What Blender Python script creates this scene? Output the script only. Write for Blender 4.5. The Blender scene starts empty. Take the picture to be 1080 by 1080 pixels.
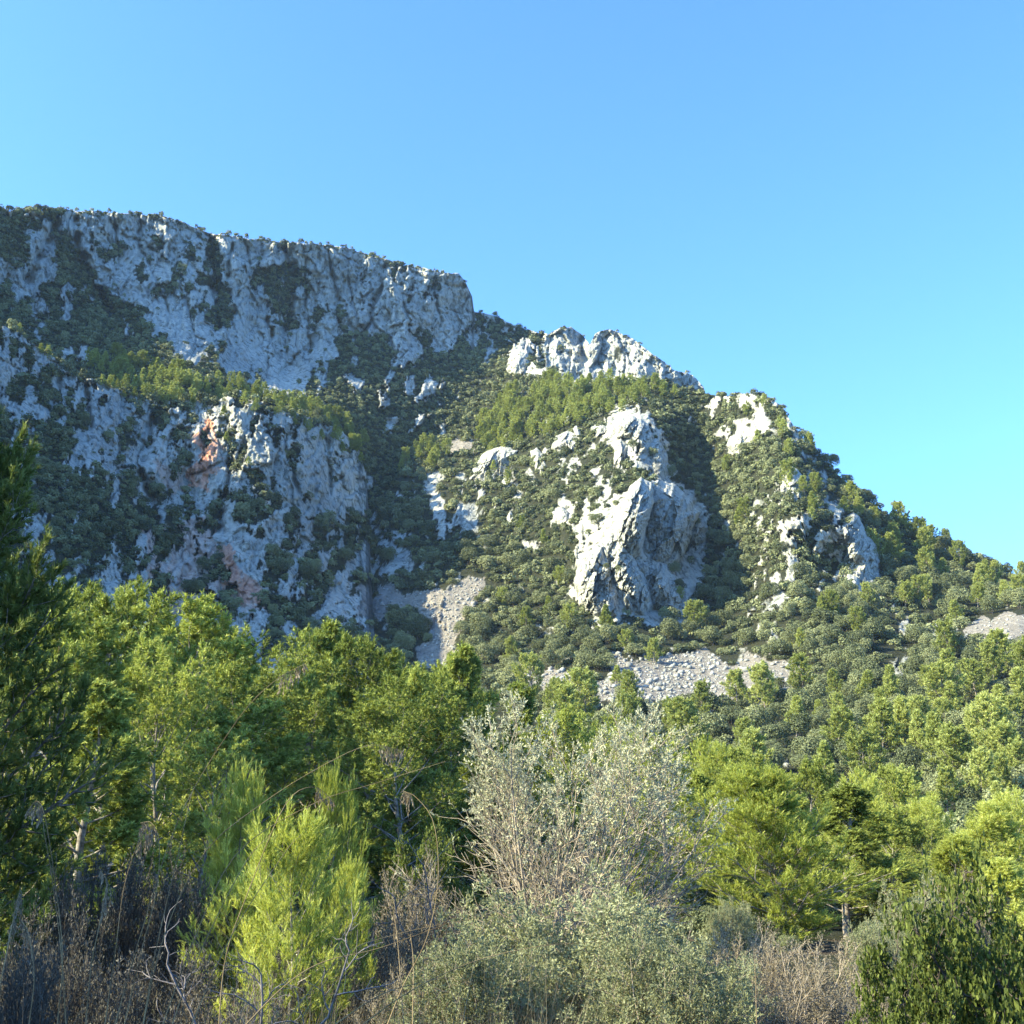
import bpy, math
import numpy as np
from mathutils import Vector

S = bpy.context.scene
COL = S.collection
# ------------------------------------------------------------------ camera, sky, sun, exposure
PITCH = math.radians(12.3)
FPX = 1188.0                       # focal length in photo pixels (photo is 1080 wide)
cam_d = bpy.data.cameras.new('camera')
cam_d.sensor_width = 36.0
cam_d.lens = 36.0 * FPX / 1080.0
cam_d.clip_start, cam_d.clip_end = 0.1, 8000.0
cam = bpy.data.objects.new('camera', cam_d)
COL.objects.link(cam)
cam.rotation_euler = (math.radians(90) + PITCH, 0, 0)
S.camera = cam

SUN_EL, SUN_AZ = 32.0, -107.0       # azimuth clockwise from +Y (the view direction)
W = bpy.data.worlds.new("World"); S.world = W; W.use_nodes = True
nt = W.node_tree
sky = nt.nodes.new('ShaderNodeTexSky'); sky.sky_type = 'NISHITA'; sky.sun_disc = False
sky.sun_elevation = math.radians(SUN_EL); sky.sun_rotation = math.radians(SUN_AZ)
sky.air_density = 1.0; sky.dust_density = 2.2; sky.ozone_density = 1.6
wb = nt.nodes.new('ShaderNodeMix'); wb.data_type = 'RGBA'; wb.blend_type = 'MULTIPLY'
wb.inputs[0].default_value = 1.0
wb.inputs[7].default_value = (0.58, 1.07, 1.74, 1)          # the photo's cool white balance
nt.links.new(sky.outputs[0], wb.inputs[6])
nt.links.new(wb.outputs[2], nt.nodes['Background'].inputs[0])
nt.nodes['Background'].inputs[1].default_value = 0.095
sl = bpy.data.lights.new('sun', 'SUN'); sl.energy = 5.0; sl.angle = math.radians(0.5)
sl.color = (1.0, 0.89, 0.57)
so = bpy.data.objects.new('sun', sl); COL.objects.link(so)
a_, e_ = math.radians(SUN_AZ), math.radians(SUN_EL)
sdir = Vector((math.sin(a_) * math.cos(e_), math.cos(a_) * math.cos(e_), math.sin(e_)))
so.rotation_euler = sdir.to_track_quat('Z', 'Y').to_euler()
S.view_settings.view_transform = 'Standard'; S.view_settings.look = 'None'
S.view_settings.exposure = 1.72; S.view_settings.gamma = 1.0
S.render.engine = 'CYCLES'
S.cycles.max_bounces = 5; S.cycles.diffuse_bounces = 3; S.cycles.transmission_bounces = 3
S.cycles.volume_bounces = 0; S.cycles.glossy_bounces = 2
S.cycles.use_denoising = True

# ------------------------------------------------------------------ numeric helpers
F32 = np.float64
def _hash(ix, iy, iz, seed):
    h = (ix.astype(np.int64) * 374761393 + iy.astype(np.int64) * 668265263 + iz.astype(np.int64) * 2147483647 + seed * 974634777) & 0xffffffff
    h = ((h ^ (h >> 13)) * 1274126177) & 0xffffffff
    h = ((h ^ (h >> 16)) * 2246822519) & 0xffffffff
    return ((h ^ (h >> 15)) & 0xffffff) / float(0xffffff)

def vnoise(x, y, z=None, seed=0):
    x = np.asarray(x, F32); y = np.asarray(y, F32)
    z = np.zeros_like(x) if z is None else np.asarray(z, F32)
    ix, iy, iz = np.floor(x), np.floor(y), np.floor(z)
    fx, fy, fz = x - ix, y - iy, z - iz
    ux, uy, uz = [f * f * f * (f * (f * 6 - 15) + 10) for f in (fx, fy, fz)]
    r = 0
    for dx in (0, 1):
        wx = ux if dx else 1 - ux
        for dy in (0, 1):
            wy = uy if dy else 1 - uy
            for dz in (0, 1):
                wz = uz if dz else 1 - uz
                r = r + wx * wy * wz * _hash(ix + dx, iy + dy, iz + dz, seed)
    return r * 2 - 1

def fbm(x, y, z=None, octv=5, seed=0, gain=0.5, lac=2.03, ridged=False):
    a, s, t = 1.0, 0.0, 0.0
    for k in range(octv):
        n = vnoise(np.asarray(x) * lac ** k + k * 17.3, np.asarray(y) * lac ** k - k * 9.1, None if z is None else np.asarray(z) * lac ** k, seed + k)
        if ridged: n = 1 - 2 * np.abs(n)
        s = s + a * n; t += a; a *= gain
    return s / t

def facets(x, y, seed=0, slope=0.9):
    """blocky broken-rock relief: every cell of a jittered grid is its own tilted plane. Returns (height, distance to crack)."""
    x = np.asarray(x, F32); y = np.asarray(y, F32)
    ix, iy = np.floor(x), np.floor(y)
    d1 = np.full(x.shape, 1e9); d2 = np.full(x.shape, 1e9); h = np.zeros(x.shape)
    zz = np.zeros_like(ix)
    for dx in (-1, 0, 1):
        for dy in (-1, 0, 1):
            cx, cy = ix + dx, iy + dy
            px = cx + _hash(cx, cy, zz, seed); py = cy + _hash(cx, cy, zz, seed + 1)
            ax, ay = x - px, y - py
            d = ax * ax + ay * ay
            hh = _hash(cx, cy, zz, seed + 2) - 0.5 + slope * ((_hash(cx, cy, zz, seed + 3) - 0.5) * ax + (_hash(cx, cy, zz, seed + 4) - 0.5) * ay)
            near = d < d1
            d2 = np.where(near, d1, np.minimum(d2, d)); h = np.where(near, hh, h); d1 = np.where(near, d, d1)
    return h, np.sqrt(d2) - np.sqrt(d1)

def tps(pts, x, y):
    P = np.array([p[:2] for p in pts], F32) / 100.0; v = np.array([p[2] for p in pts], F32)
    n = len(P)
    def U(r2): return np.where(r2 > 1e-12, r2 * np.log(r2 + 1e-12), 0)
    K = U(((P[:, None] - P[None]) ** 2).sum(-1)) + np.eye(n) * 0.02
    A = np.zeros((n + 3, n + 3)); A[:n, :n] = K; A[:n, n] = 1; A[:n, n + 1:] = P; A[n, :n] = 1; A[n + 1:, :n] = P.T
    c = np.linalg.solve(A, np.concatenate([v, np.zeros(3)]))
    X, Y = np.asarray(x) / 100.0, np.asarray(y) / 100.0
    r = c[n] + c[n + 1] * X + c[n + 2] * Y
    for i in range(n):
        r = r + c[i] * U((X - P[i, 0]) ** 2 + (Y - P[i, 1]) ** 2)
    return r

def inpoly(x, y, poly):
    r = np.zeros(np.shape(x), bool); n = len(poly)
    for i in range(n):
        x0, y0 = poly[i]; x1, y1 = poly[(i + 1) % n]
        if y0 == y1: continue
        c = ((y0 > y) != (y1 > y)) & (x < (x1 - x0) * (y - y0) / (y1 - y0) + x0)
        r ^= c
    return r

def ray(x, y):
    """photo pixel -> direction with horizontal length 1 (eye at the origin)"""
    a = (np.asarray(x, F32) - 540) / FPX; b = (540 - np.asarray(y, F32)) / FPX
    vx = a; vy = math.cos(PITCH) - b * math.sin(PITCH); vz = math.sin(PITCH) + b * math.cos(PITCH)
    h = np.sqrt(vx * vx + vy * vy)
    return vx / h, vy / h, vz / h
def point(x, y, D):
    dx, dy, dz = ray(x, y)
    return np.stack([dx * D, dy * D, dz * D], -1)
def project(p):
    p = np.asarray(p, F32)
    f = p[..., 1] * math.cos(PITCH) + p[..., 2] * math.sin(PITCH)
    u = -p[..., 1] * math.sin(PITCH) + p[..., 2] * math.cos(PITCH)
    return 540 + FPX * p[..., 0] / f, 540 - FPX * u / f

def new_mesh(name, verts, tris=None, quads=None, attrs=None, smooth=False):
    me = bpy.data.meshes.new(name)
    verts = np.ascontiguousarray(verts, np.float32).reshape(-1, 3)
    idx = []; starts = []; tot = 0
    if tris is not None and len(tris):
        t = np.ascontiguousarray(tris, np.int32); idx.append(t.ravel()); starts.append(np.arange(len(t), dtype=np.int32) * 3); tot += t.size
    if quads is not None and len(quads):
        q = np.ascontiguousarray(quads, np.int32); idx.append(q.ravel()); starts.append(np.arange(len(q), dtype=np.int32) * 4 + tot)
    idx = np.concatenate(idx); starts = np.concatenate(starts)
    me.vertices.add(len(verts)); me.vertices.foreach_set('co', verts.ravel())
    me.loops.add(len(idx)); me.loops.foreach_set('vertex_index', idx)
    me.polygons.add(len(starts)); me.polygons.foreach_set('loop_start', starts)
    if smooth: me.polygons.foreach_set('use_smooth', np.ones(len(starts), bool))
    for k, v in (attrs or {}).items():
        a = me.attributes.new(k, 'FLOAT', 'POINT'); a.data.foreach_set('value', np.ascontiguousarray(v, np.float32).ravel())
    me.update(calc_edges=True)
    return me

def link(name, me, mat=None, parent=None, loc=None):
    o = bpy.data.objects.new(name, me); COL.objects.link(o)
    if mat is not None and not me.materials: me.materials.append(mat)
    if parent is not None: o.parent = parent
    if loc is not None: o.location = loc
    return o
def tag(o, label=None, cat=None, group=None, kind=None):
    if label: o['label'] = label
    if cat: o['category'] = cat
    if group: o['group'] = group
    if kind: o['kind'] = kind
    return o
def empty(name, loc, rz=0.0, sc=1.0):
    o = bpy.data.objects.new(name, None); COL.objects.link(o); o.empty_display_size = 0.3
    o.location = loc; o.rotation_euler = (0, 0, rz)
    o.scale = (sc, sc, sc) if np.isscalar(sc) else sc
    return o

# ------------------------------------------------------------------ materials
def mat_new(name):
    m = bpy.data.materials.new(name); m.use_nodes = True
    n = m.node_tree; n.nodes.clear()
    out = n.nodes.new('ShaderNodeOutputMaterial')
    return m, n, out
def ramp(n, fac, stops):
    r = n.nodes.new('ShaderNodeValToRGB'); e = r.color_ramp.elements
    e[0].position, e[0].color = stops[0][0], (*stops[0][1], 1)
    e[1].position, e[1].color = stops[-1][0], (*stops[-1][1], 1)
    for p, c in stops[1:-1]:
        q = e.new(p); q.color = (*c, 1)
    n.links.new(fac, r.inputs[0]); return r.outputs[0]
def mix(n, fac, a, b, mode='MIX'):
    m = n.nodes.new('ShaderNodeMix'); m.data_type = 'RGBA'; m.blend_type = mode
    for i, v in ((0, fac), (6, a), (7, b)):
        if hasattr(v, 'is_output') or isinstance(v, bpy.types.NodeSocket): n.links.new(v, m.inputs[i])
        else: m.inputs[i].default_value = v if i == 0 else (*v, 1)
    return m.outputs[2]
def tex(n, kind, scale, vec, **kw):
    t = n.nodes.new({'noise': 'ShaderNodeTexNoise', 'vor': 'ShaderNodeTexVoronoi'}[kind])
    t.inputs['Scale'].default_value = scale
    for k, v in kw.items():
        if k in ('feature',): setattr(t, k, v)
        else: t.inputs[k].default_value = v
    n.links.new(vec, t.inputs['Vector']); return t
def attr(n, name):
    a = n.nodes.new('ShaderNodeAttribute'); a.attribute_name = name; return a.outputs['Fac']

def terrain_material(name, rock_scale=1.0):
    m, n, out = mat_new(name)
    tc = n.nodes.new('ShaderNodeTexCoord').outputs['Object']
    mp = n.nodes.new('ShaderNodeMapping'); mp.inputs['Scale'].default_value = (1, 1, 0.55); n.links.new(tc, mp.inputs[0]); v = mp.outputs[0]
    big = tex(n, 'noise', 0.035 * rock_scale, v, Detail=6, Roughness=0.6)
    fine = tex(n, 'noise', 0.45 * rock_scale, v, Detail=8, Roughness=0.72)
    pits = tex(n, 'noise', 0.28 * rock_scale, v, Detail=5, Roughness=0.6, Distortion=1.5)
    c1 = ramp(n, fine.outputs['Fac'], [(0.26, (0.12, 0.12, 0.118)), (0.38, (0.31, 0.315, 0.29)), (0.50, (0.47, 0.475, 0.425)), (0.68, (0.57, 0.57, 0.50))])
    c2 = ramp(n, big.outputs['Fac'], [(0.35, (0.66, 0.68, 0.68)), (0.5, (0.9, 0.89, 0.86)), (0.65, (1.0, 0.98, 0.94))])
    rock = mix(n, 1.0, c1, c2, 'MULTIPLY')
    pit_tone = ramp(n, pits.outputs['Fac'], [(0.54, (1, 1, 1)), (0.62, (0.34, 0.36, 0.33))])  # rock tone goes darker in the pits, from the noise that drives the bump
    rock = mix(n, 0.8, rock, pit_tone, 'MULTIPLY')
    ocre = ramp(n, fine.outputs['Fac'], [(0.3, (0.26, 0.10, 0.06)), (0.5, (0.58, 0.26, 0.15)), (0.75, (0.66, 0.42, 0.28))])
    rock = mix(n, attr(n, 'stain'), rock, ocre)
    soil = ramp(n, fine.outputs['Fac'], [(0.35, (0.016, 0.020, 0.010)), (0.6, (0.040, 0.042, 0.022)), (0.8, (0.09, 0.08, 0.055))])
    col = mix(n, attr(n, 'rock'), soil, rock)
    scr = ramp(n, fine.outputs['Fac'], [(0.35, (0.17, 0.155, 0.13)), (0.7, (0.34, 0.31, 0.265))])
    col = mix(n, attr(n, 'scree'), col, scr)
    b = n.nodes.new('ShaderNodeBump'); b.inputs['Strength'].default_value = 0.9; b.inputs['Distance'].default_value = 1.6 / rock_scale
    add = n.nodes.new('ShaderNodeMath'); add.operation = 'MULTIPLY_ADD'
    n.links.new(pits.outputs['Fac'], add.inputs[0]); add.inputs[1].default_value = -0.6; n.links.new(fine.outputs['Fac'], add.inputs[2])
    n.links.new(add.outputs[0], b.inputs['Height'])
    p = n.nodes.new('ShaderNodeBsdfPrincipled'); p.inputs['Roughness'].default_value = 0.95; p.inputs['Specular IOR Level'].default_value = 0.15
    n.links.new(col, p.inputs['Base Color']); n.links.new(b.outputs[0], p.inputs['Normal']); n.links.new(p.outputs[0], out.inputs[0])
    return m

def leaf_material(name, dark, mid, light, transl=0.3, tcol=None, vary=0.25, rough=0.6, spec=0.2, nscale=0.6):
    """foliage: hue and value vary from plant to plant (object random), from leaf to leaf (attribute tint) and by patches"""
    m, n, out = mat_new(name)
    oi = n.nodes.new('ShaderNodeObjectInfo')
    geo = n.nodes.new('ShaderNodeNewGeometry')
    no = tex(n, 'noise', nscale, geo.outputs['Position'], Detail=2)
    s = n.nodes.new('ShaderNodeMath'); s.operation = 'MULTIPLY_ADD'; n.links.new(oi.outputs['Random'], s.inputs[0]); s.inputs[1].default_value = vary
    n.links.new(attr(n, 'tint'), s.inputs[2])
    s2 = n.nodes.new('ShaderNodeMath'); s2.operation = 'MULTIPLY_ADD'; n.links.new(no.outputs['Fac'], s2.inputs[0]); s2.inputs[1].default_value = 0.35
    n.links.new(s.outputs[0], s2.inputs[2])
    col = ramp(n, s2.outputs[0], [(0.1, dark), (0.55, mid), (1.0, light)])
    p = n.nodes.new('ShaderNodeBsdfPrincipled'); p.inputs['Roughness'].default_value = rough; p.inputs['Specular IOR Level'].default_value = spec
    n.links.new(col, p.inputs['Base Color'])
    t = n.nodes.new('ShaderNodeBsdfTranslucent')
    tc = mix(n, 1.0, col, tcol or (1.0, 1.0, 0.55), 'MULTIPLY'); n.links.new(tc, t.inputs[0])
    ms = n.nodes.new('ShaderNodeMixShader'); ms.inputs[0].default_value = transl
    n.links.new(p.outputs[0], ms.inputs[1]); n.links.new(t.outputs[0], ms.inputs[2]); n.links.new(ms.outputs[0], out.inputs[0])
    return m
def bark_material(name, a, b, scale=6.0):
    m, n, out = mat_new(name)
    tc = n.nodes.new('ShaderNodeTexCoord').outputs['Object']
    no = tex(n, 'noise', scale, tc, Detail=5, Roughness=0.7)
    col = ramp(n, no.outputs['Fac'], [(0.35, a), (0.7, b)])
    p = n.nodes.new('ShaderNodeBsdfPrincipled'); p.inputs['Roughness'].default_value = 0.9; p.inputs['Specular IOR Level'].default_value = 0.1
    n.links.new(col, p.inputs['Base Color']); n.links.new(p.outputs[0], out.inputs[0])
    return m

M_rock = terrain_material('limestone_slope')
M_crag = terrain_material('limestone_crag', 1.5)
M_near = terrain_material('near_soil', 8.0)
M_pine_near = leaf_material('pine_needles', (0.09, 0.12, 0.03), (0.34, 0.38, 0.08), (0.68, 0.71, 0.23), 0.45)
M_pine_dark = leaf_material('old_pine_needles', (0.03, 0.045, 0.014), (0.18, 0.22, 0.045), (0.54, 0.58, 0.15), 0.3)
M_pine_giant = leaf_material('shade_tinted_pine_needles', (0.02, 0.035, 0.01), (0.085, 0.12, 0.028), (0.26, 0.30, 0.08), 0.25)  # darker needle copy: the huge pine's shade is put into the colour
M_pine_far = leaf_material('far_pine_needles', (0.06, 0.08, 0.026), (0.27, 0.31, 0.08), (0.54, 0.57, 0.20), 0.28, nscale=0.08)
M_oak = leaf_material('holm_oak_leaves', (0.018, 0.026, 0.012), (0.085, 0.102, 0.045), (0.25, 0.27, 0.13), 0.15, nscale=0.05, vary=0.42)
M_olive = leaf_material('olive_leaves', (0.18, 0.18, 0.11), (0.42, 0.415, 0.27), (0.64, 0.63, 0.44), 0.25, (1, 1, 0.8))
M_wild = leaf_material('wild_olive_leaves', (0.07, 0.08, 0.035), (0.24, 0.255, 0.135), (0.42, 0.44, 0.28), 0.25, (1, 1, 0.7))
M_mastic = leaf_material('mastic_leaves', (0.014, 0.026, 0.008), (0.075, 0.10, 0.022), (0.26, 0.30, 0.07), 0.3)
M_dryleaf = leaf_material('dry_shrub_leaves', (0.06, 0.05, 0.035), (0.14, 0.12, 0.08), (0.25, 0.225, 0.15), 0.15, (1, .95, .8))
M_greyleaf = leaf_material('grey_shrub_leaves', (0.04, 0.036, 0.03), (0.09, 0.085, 0.07), (0.17, 0.16, 0.13), 0.12, (1, 1, 1))
M_bark = bark_material('pine_bark', (0.10, 0.085, 0.07), (0.40, 0.36, 0.31))
M_twig = bark_material('olive_twigs', (0.18, 0.15, 0.11), (0.46, 0.39, 0.30), 20)
M_darkbark = bark_material('oak_bark', (0.05, 0.042, 0.035), (0.13, 0.11, 0.09))
M_straw = bark_material('straw', (0.12, 0.085, 0.045), (0.34, 0.26, 0.14), 3)
M_seed = leaf_material('straw_seed', (0.14, 0.11, 0.07), (0.26, 0.21, 0.14), (0.40, 0.34, 0.24), 0.3, (1, .95, .8))
M_stone = bark_material('scree_stone', (0.14, 0.14, 0.13), (0.46, 0.46, 0.41), 0.6)

# ------------------------------------------------------------------ mountain: polar sheets round the valley
def rank01(a):
    r = np.empty(a.size); o = np.argsort(a.ravel()); r[o] = np.linspace(0, 1, a.size); return r.reshape(a.shape)

class Layer:
    """A terrain sheet laid out by bearing and height angle about the valley viewpoint; D is horizontal distance in metres."""
    def __init__(s, name, x0, x1, step, crest, ybot, rows, dpts, rockdef, seed, relief=1.0, crest_noise=2.0, scree=(), stain=(), mat=None, back=60, gullies=()):
        s.xs = np.arange(x0, x1 + 1e-6, step); s.rows = rows
        cy = np.interp(s.xs, [c[0] for c in crest], [c[1] for c in crest])
        cy = cy + crest_noise * (fbm(s.xs / 14.0, s.xs * 0 + seed, octv=4, seed=seed) + 0.5 * facets(s.xs / 9.0, s.xs * 0, seed)[0])
        s.cy = cy
        t = np.linspace(0, 1, rows)[:, None]
        X = np.repeat(s.xs[None], rows, 0); Y = cy[None] + (ybot - cy[None]) * t
        s.X, s.Y, s.ybot = X, Y, ybot
        D = tps(dpts, X, Y)
        # where it is bare rock
        wx = X + 17 * fbm(X / 24, Y / 24, octv=5, seed=seed + 3, gain=.65); wy = Y + 17 * fbm(X / 24, Y / 24, octv=5, seed=seed + 7, gain=.65)
        base, polys = rockdef
        p = np.full(X.shape, base, F32)
        for poly, v in polys: p = np.where(inpoly(wx, wy, poly), v, p)
        sk = X + 0.35 * Y
        n = rank01(fbm(X / 17, Y / 22, octv=5, seed=seed + 11, gain=0.68) + 0.35 * fbm(sk / 8, Y / 30, octv=3, seed=seed + 12))
        s.rock = np.clip((p - n) * 14 + 0.5, 0, 1)
        rk = s.rock
        # relief: buttresses, blocks, cracks, ledges
        rel = 7.0 * fbm(X / 70, Y / 120, octv=4, seed=seed + 21, ridged=True) + 3.0 * fbm(X / 22, Y / 30, octv=4, seed=seed + 22, ridged=True)
        qx = X + 6 * fbm(X / 20, Y / 20, octv=3, seed=seed + 30); qy = Y + 6 * fbm(X / 20, Y / 20, octv=3, seed=seed + 31)
        h1, c1 = facets(qx / 26, qy / 44, seed + 41); h2, c2 = facets(qx / 10 + 3, qy / 15, seed + 42); h3, c3 = facets(qx / 4.2, qy / 6, seed + 43)
        crk = -1.8 * np.exp(-c1 / 0.05) - 0.9 * np.exp(-c2 / 0.06)
        blk = 5.0 * h1 + 3.2 * h2 + 1.6 * h3 + crk + 1.3 * fbm(X / 3.0, Y / 3.5, octv=3, seed=seed + 50)
        sc = D / 600.0
        s.D = D - relief * sc * (rel * (0.55 + 0.45 * rk) + blk * (0.1 + 0.9 * rk)) - 1.2 * rk
        gx_ = X + 6 * fbm(X / 16, Y / 16, octv=4, seed=seed + 60)
        for line, dep, wid in gullies:
            best = np.full(X.shape, 1e9)
            for (a0, b0), (a1, b1) in zip(line[:-1], line[1:]):
                t_ = np.clip(((gx_ - a0) * (a1 - a0) + (Y - b0) * (b1 - b0)) / ((a1 - a0) ** 2 + (b1 - b0) ** 2), 0, 1)
                best = np.minimum(best, np.hypot(gx_ - a0 - t_ * (a1 - a0), Y - b0 - t_ * (b1 - b0)))
            s.D = s.D + dep * (.75 + .8 * fbm(X / 12, Y / 12, octv=2, seed=seed + 61)) * np.exp(-(best / wid) ** 2)
        s.scree = np.zeros(X.shape)
        for poly, v in scree: s.scree = np.where(inpoly(wx, wy, poly), v, s.scree)
        s.rock = np.where(s.scree > 0, 0, s.rock)
        st = np.zeros(X.shape)
        for poly, v in stain: st = np.where(inpoly(wx, wy, poly), v * np.clip(0.95 + fbm(X / 8, Y / 14, octv=3, seed=5), 0, 1), st)
        V = point(X, Y, s.D)
        s.V = V
        s.back = back
        # the far side of the crest: falls away behind
        bk = []
        top = V[0]; d = top[:, :2] / np.linalg.norm(top[:, :2], axis=1)[:, None]
        for k, (q, dz) in enumerate(((1.5, -0.2), (5, -1.2), (14, -5), (40, -22), (90, -60), (160, -110))):
            r = top.copy(); r[:, :2] += d * q; r[:, 2] += dz - 0; bk.append(r)
        bk = np.array(bk[::-1])
        VV = np.concatenate([bk, V], 0)
        def ext(a, v=None): return np.concatenate([np.repeat(a[:1], len(bk), 0), a], 0)
        R, C = VV.shape[:2]; i = np.arange(R * C).reshape(R, C)
        q = np.stack([i[1:, :-1], i[1:, 1:], i[:-1, 1:], i[:-1, :-1]], -1).reshape(-1, 4)
        me = new_mesh(name, VV.reshape(-1, 3), quads=q, attrs={'rock': ext(s.rock), 'scree': ext(s.scree), 'stain': ext(st)}, smooth=True)
        s.obj = link(name, me, mat or M_rock); tag(s.obj, kind='structure')
    def idx(s, x, y):
        x = np.asarray(x, F32); y = np.asarray(y, F32)
        c = np.clip((x - s.xs[0]) / (s.xs[1] - s.xs[0]), 0, len(s.xs) - 1).round().astype(int)
        cy = s.cy[c]; r = np.clip((y - cy) / (s.ybot - cy) * (s.rows - 1), 0, s.rows - 1).round().astype(int)
        return r, c
    def at(s, x, y):
        r, c = s.idx(x, y); return s.V[r, c]
    def get(s, f, x, y):
        r, c = s.idx(x, y); return getattr(s, f)[r, c]

# back massif ----------------------------------------------------------------
A_crest = [(-260, 150), (-120, 190), (-60, 212), (0, 222), (45, 222), (66, 221), (100, 223), (150, 225), (170, 228), (200, 238), (225, 246), (300, 256), (345, 258), (372, 264), (400, 272), (440, 282),
           (470, 288), (484, 290), (492, 300), (498, 312), (500, 327), (520, 333), (545, 343), (560, 349), (578, 352), (590, 345), (603, 344), (614, 352), (622, 363), (628, 352), (640, 347), (652, 350), (668, 358),
           (690, 375), (712, 390), (730, 396), (742, 408), (748, 430), (760, 460)]
A_D = [(-250, 200, 395), (-250, 450, 330), (0, 220, 480), (0, 300, 455), (0, 340, 440), (0, 420, 375), (100, 230, 515), (100, 330, 485), (100, 385, 420), (100, 430, 395), (200, 245, 540), (200, 340, 490), (200, 375, 450), (200, 405, 412), (200, 470, 400),
       (300, 260, 575), (300, 395, 520), (300, 430, 440), (300, 470, 425), (400, 275, 610), (400, 340, 590), (400, 400, 545), (400, 480, 500), (480, 295, 630), (480, 350, 620), (460, 420, 560), (450, 500, 510), (520, 335, 650),
       (540, 400, 590), (530, 460, 545), (600, 350, 640), (600, 400, 610), (650, 350, 630), (650, 420, 600), (740, 410, 640), (740, 450, 620), (600, 500, 560), (750, 560, 540), (300, 580, 450), (100, 560, 400)]
A_rock = (0.94, [
    ([(-300, 100), (85, 200), (60, 240), (-10, 243), (-300, 260)], 0.25),
    ([(-300, 243), (16, 240), (26, 262), (20, 290), (-300, 300)], 0.25),
    ([(-300, 300), (0, 308), (30, 305), (55, 300), (62, 262), (60, 238), (74, 236), (80, 262), (96, 290), (118, 312), (140, 320), (160, 352), (190, 378), (235, 392), (330, 430), (-300, 430)], 0.10),
    ([(8, 288), (45, 296), (40, 318), (20, 320)], 0.8),
    ([(120, 262), (130, 260), (133, 270), (112, 277), (107, 270)], 0.0),
    ([(196, 250), (202, 262), (210, 272), (196, 275), (186, 268), (192, 258)], 0.0),
    ([(144, 282), (152, 284), (150, 296), (143, 292)], 0.0), ([(165, 252), (172, 254), (168, 264), (164, 260)], 0.0),
    ([(199, 288), (222, 290), (222, 303), (206, 302)], 0.0),
    ([(223, 252), (234, 250), (240, 300), (244, 330), (240, 345), (224, 350), (218, 335), (228, 318), (222, 290)], 0.02),
    ([(262, 300), (275, 280), (300, 276), (322, 288), (318, 300), (303, 308), (306, 330), (318, 345), (298, 345), (284, 318), (264, 308)], 0.08),
    ([(352, 345), (372, 350), (380, 372), (366, 380), (352, 366)], 0.1),
    ([(214, 372), (232, 372), (230, 388), (216, 386)], 0.0),
    ([(325, 430), (318, 405), (330, 385), (355, 378), (362, 352), (384, 348), (404, 356), (420, 366), (440, 356), (452, 368), (470, 372), (484, 352), (500, 345), (512, 352), (530, 345), (560, 356), (585, 372), (575, 400), (560, 430), (540, 470), (500, 560), (300, 560), (300, 440)], 0.06),
    ([(420, 330), (452, 330), (456, 366), (436, 380), (432, 392), (414, 382)], 0.75),
    ([(425, 400), (452, 396), (462, 416), (436, 426)], 0.85), ([(370, 396), (388, 404), (384, 420), (368, 412)], 0.7), ([(402, 436), (420, 438), (414, 456), (406, 454)], 0.8), ([(392, 415), (404, 424), (400, 432), (390, 428)], 0.7),
    ([(494, 352), (510, 350), (524, 372), (518, 392), (500, 388)], 0.8),
    ([(500, 334), (545, 340), (575, 352), (570, 380), (545, 372), (520, 352), (500, 350)], 0.3),
    ([(534, 355), (550, 352), (560, 372), (556, 392), (536, 384)], 0.75),
    ([(575, 340), (800, 340), (800, 430), (575, 420)], 0.93)])
LA = Layer('mountain', -260, 762, 1.0, A_crest, 600, 300, A_D, A_rock, 100, relief=1.25, crest_noise=2.2, gullies=[([(145, 226), (146, 245), (150, 262), (160, 285), (178, 330)], 7, 1.5), ([(217, 240), (222, 270), (228, 310), (230, 345)], 22, 5), ([(243, 252), (240, 290), (246, 330)], 11, 2.5), ([(283, 335), (281, 400)], 9, 1.5), ([(170, 232), (172, 270)], 5, 1.3), ([(300, 258), (310, 300), (300, 345)], 12, 4), ([(78, 224), (80, 262), (95, 300), (122, 335)], 17, 5), ([(405, 282), (392, 330), (385, 352)], 12, 3), ([(60, 232), (30, 295)], 12, 5), ([(457, 300), (463, 348)], 6, 1.6), ([(345, 260), (352, 300), (362, 345)], 7, 2), ([(118, 228), (128, 262)], 6, 1.5), ([(196, 300), (205, 350)], 6, 1.5), ([(612, 350), (616, 385)], 9, 3), ([(425, 300), (430, 345)], 5, 1.5), ([(260, 256), (268, 300)], 6, 1.6), ([(320, 300), (330, 370)], 6, 1.6)])

# left shoulder in front of it --------------------------------------------------
B_crest = [(-260, 300), (-100, 330), (0, 343), (20, 350), (45, 368), (62, 382), (80, 395), (110, 405), (150, 420), (190, 424), (215, 420), (250, 418), (290, 428), (330, 440), (360, 455), (378, 472), (386, 500), (389, 545), (391, 600), (394, 660), (400, 740), (472, 830)]
B_D = [(-250, 320, 250), (-250, 700, 200), (0, 350, 350), (0, 450, 315), (0, 560, 275), (0, 700, 230), (100, 405, 375), (100, 500, 325), (100, 620, 280), (200, 430, 390), (205, 520, 365), (180, 620, 315), (200, 700, 290),
       (260, 430, 385), (250, 520, 360), (260, 620, 325), (330, 445, 405), (330, 540, 380), (330, 640, 335), (390, 490, 430), (390, 560, 410), (390, 640, 360), (450, 580, 440), (460, 660, 370), (300, 760, 240), (450, 760, 262), (-250, 930, 130), (100, 930, 125), (450, 930, 125)]
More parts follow.
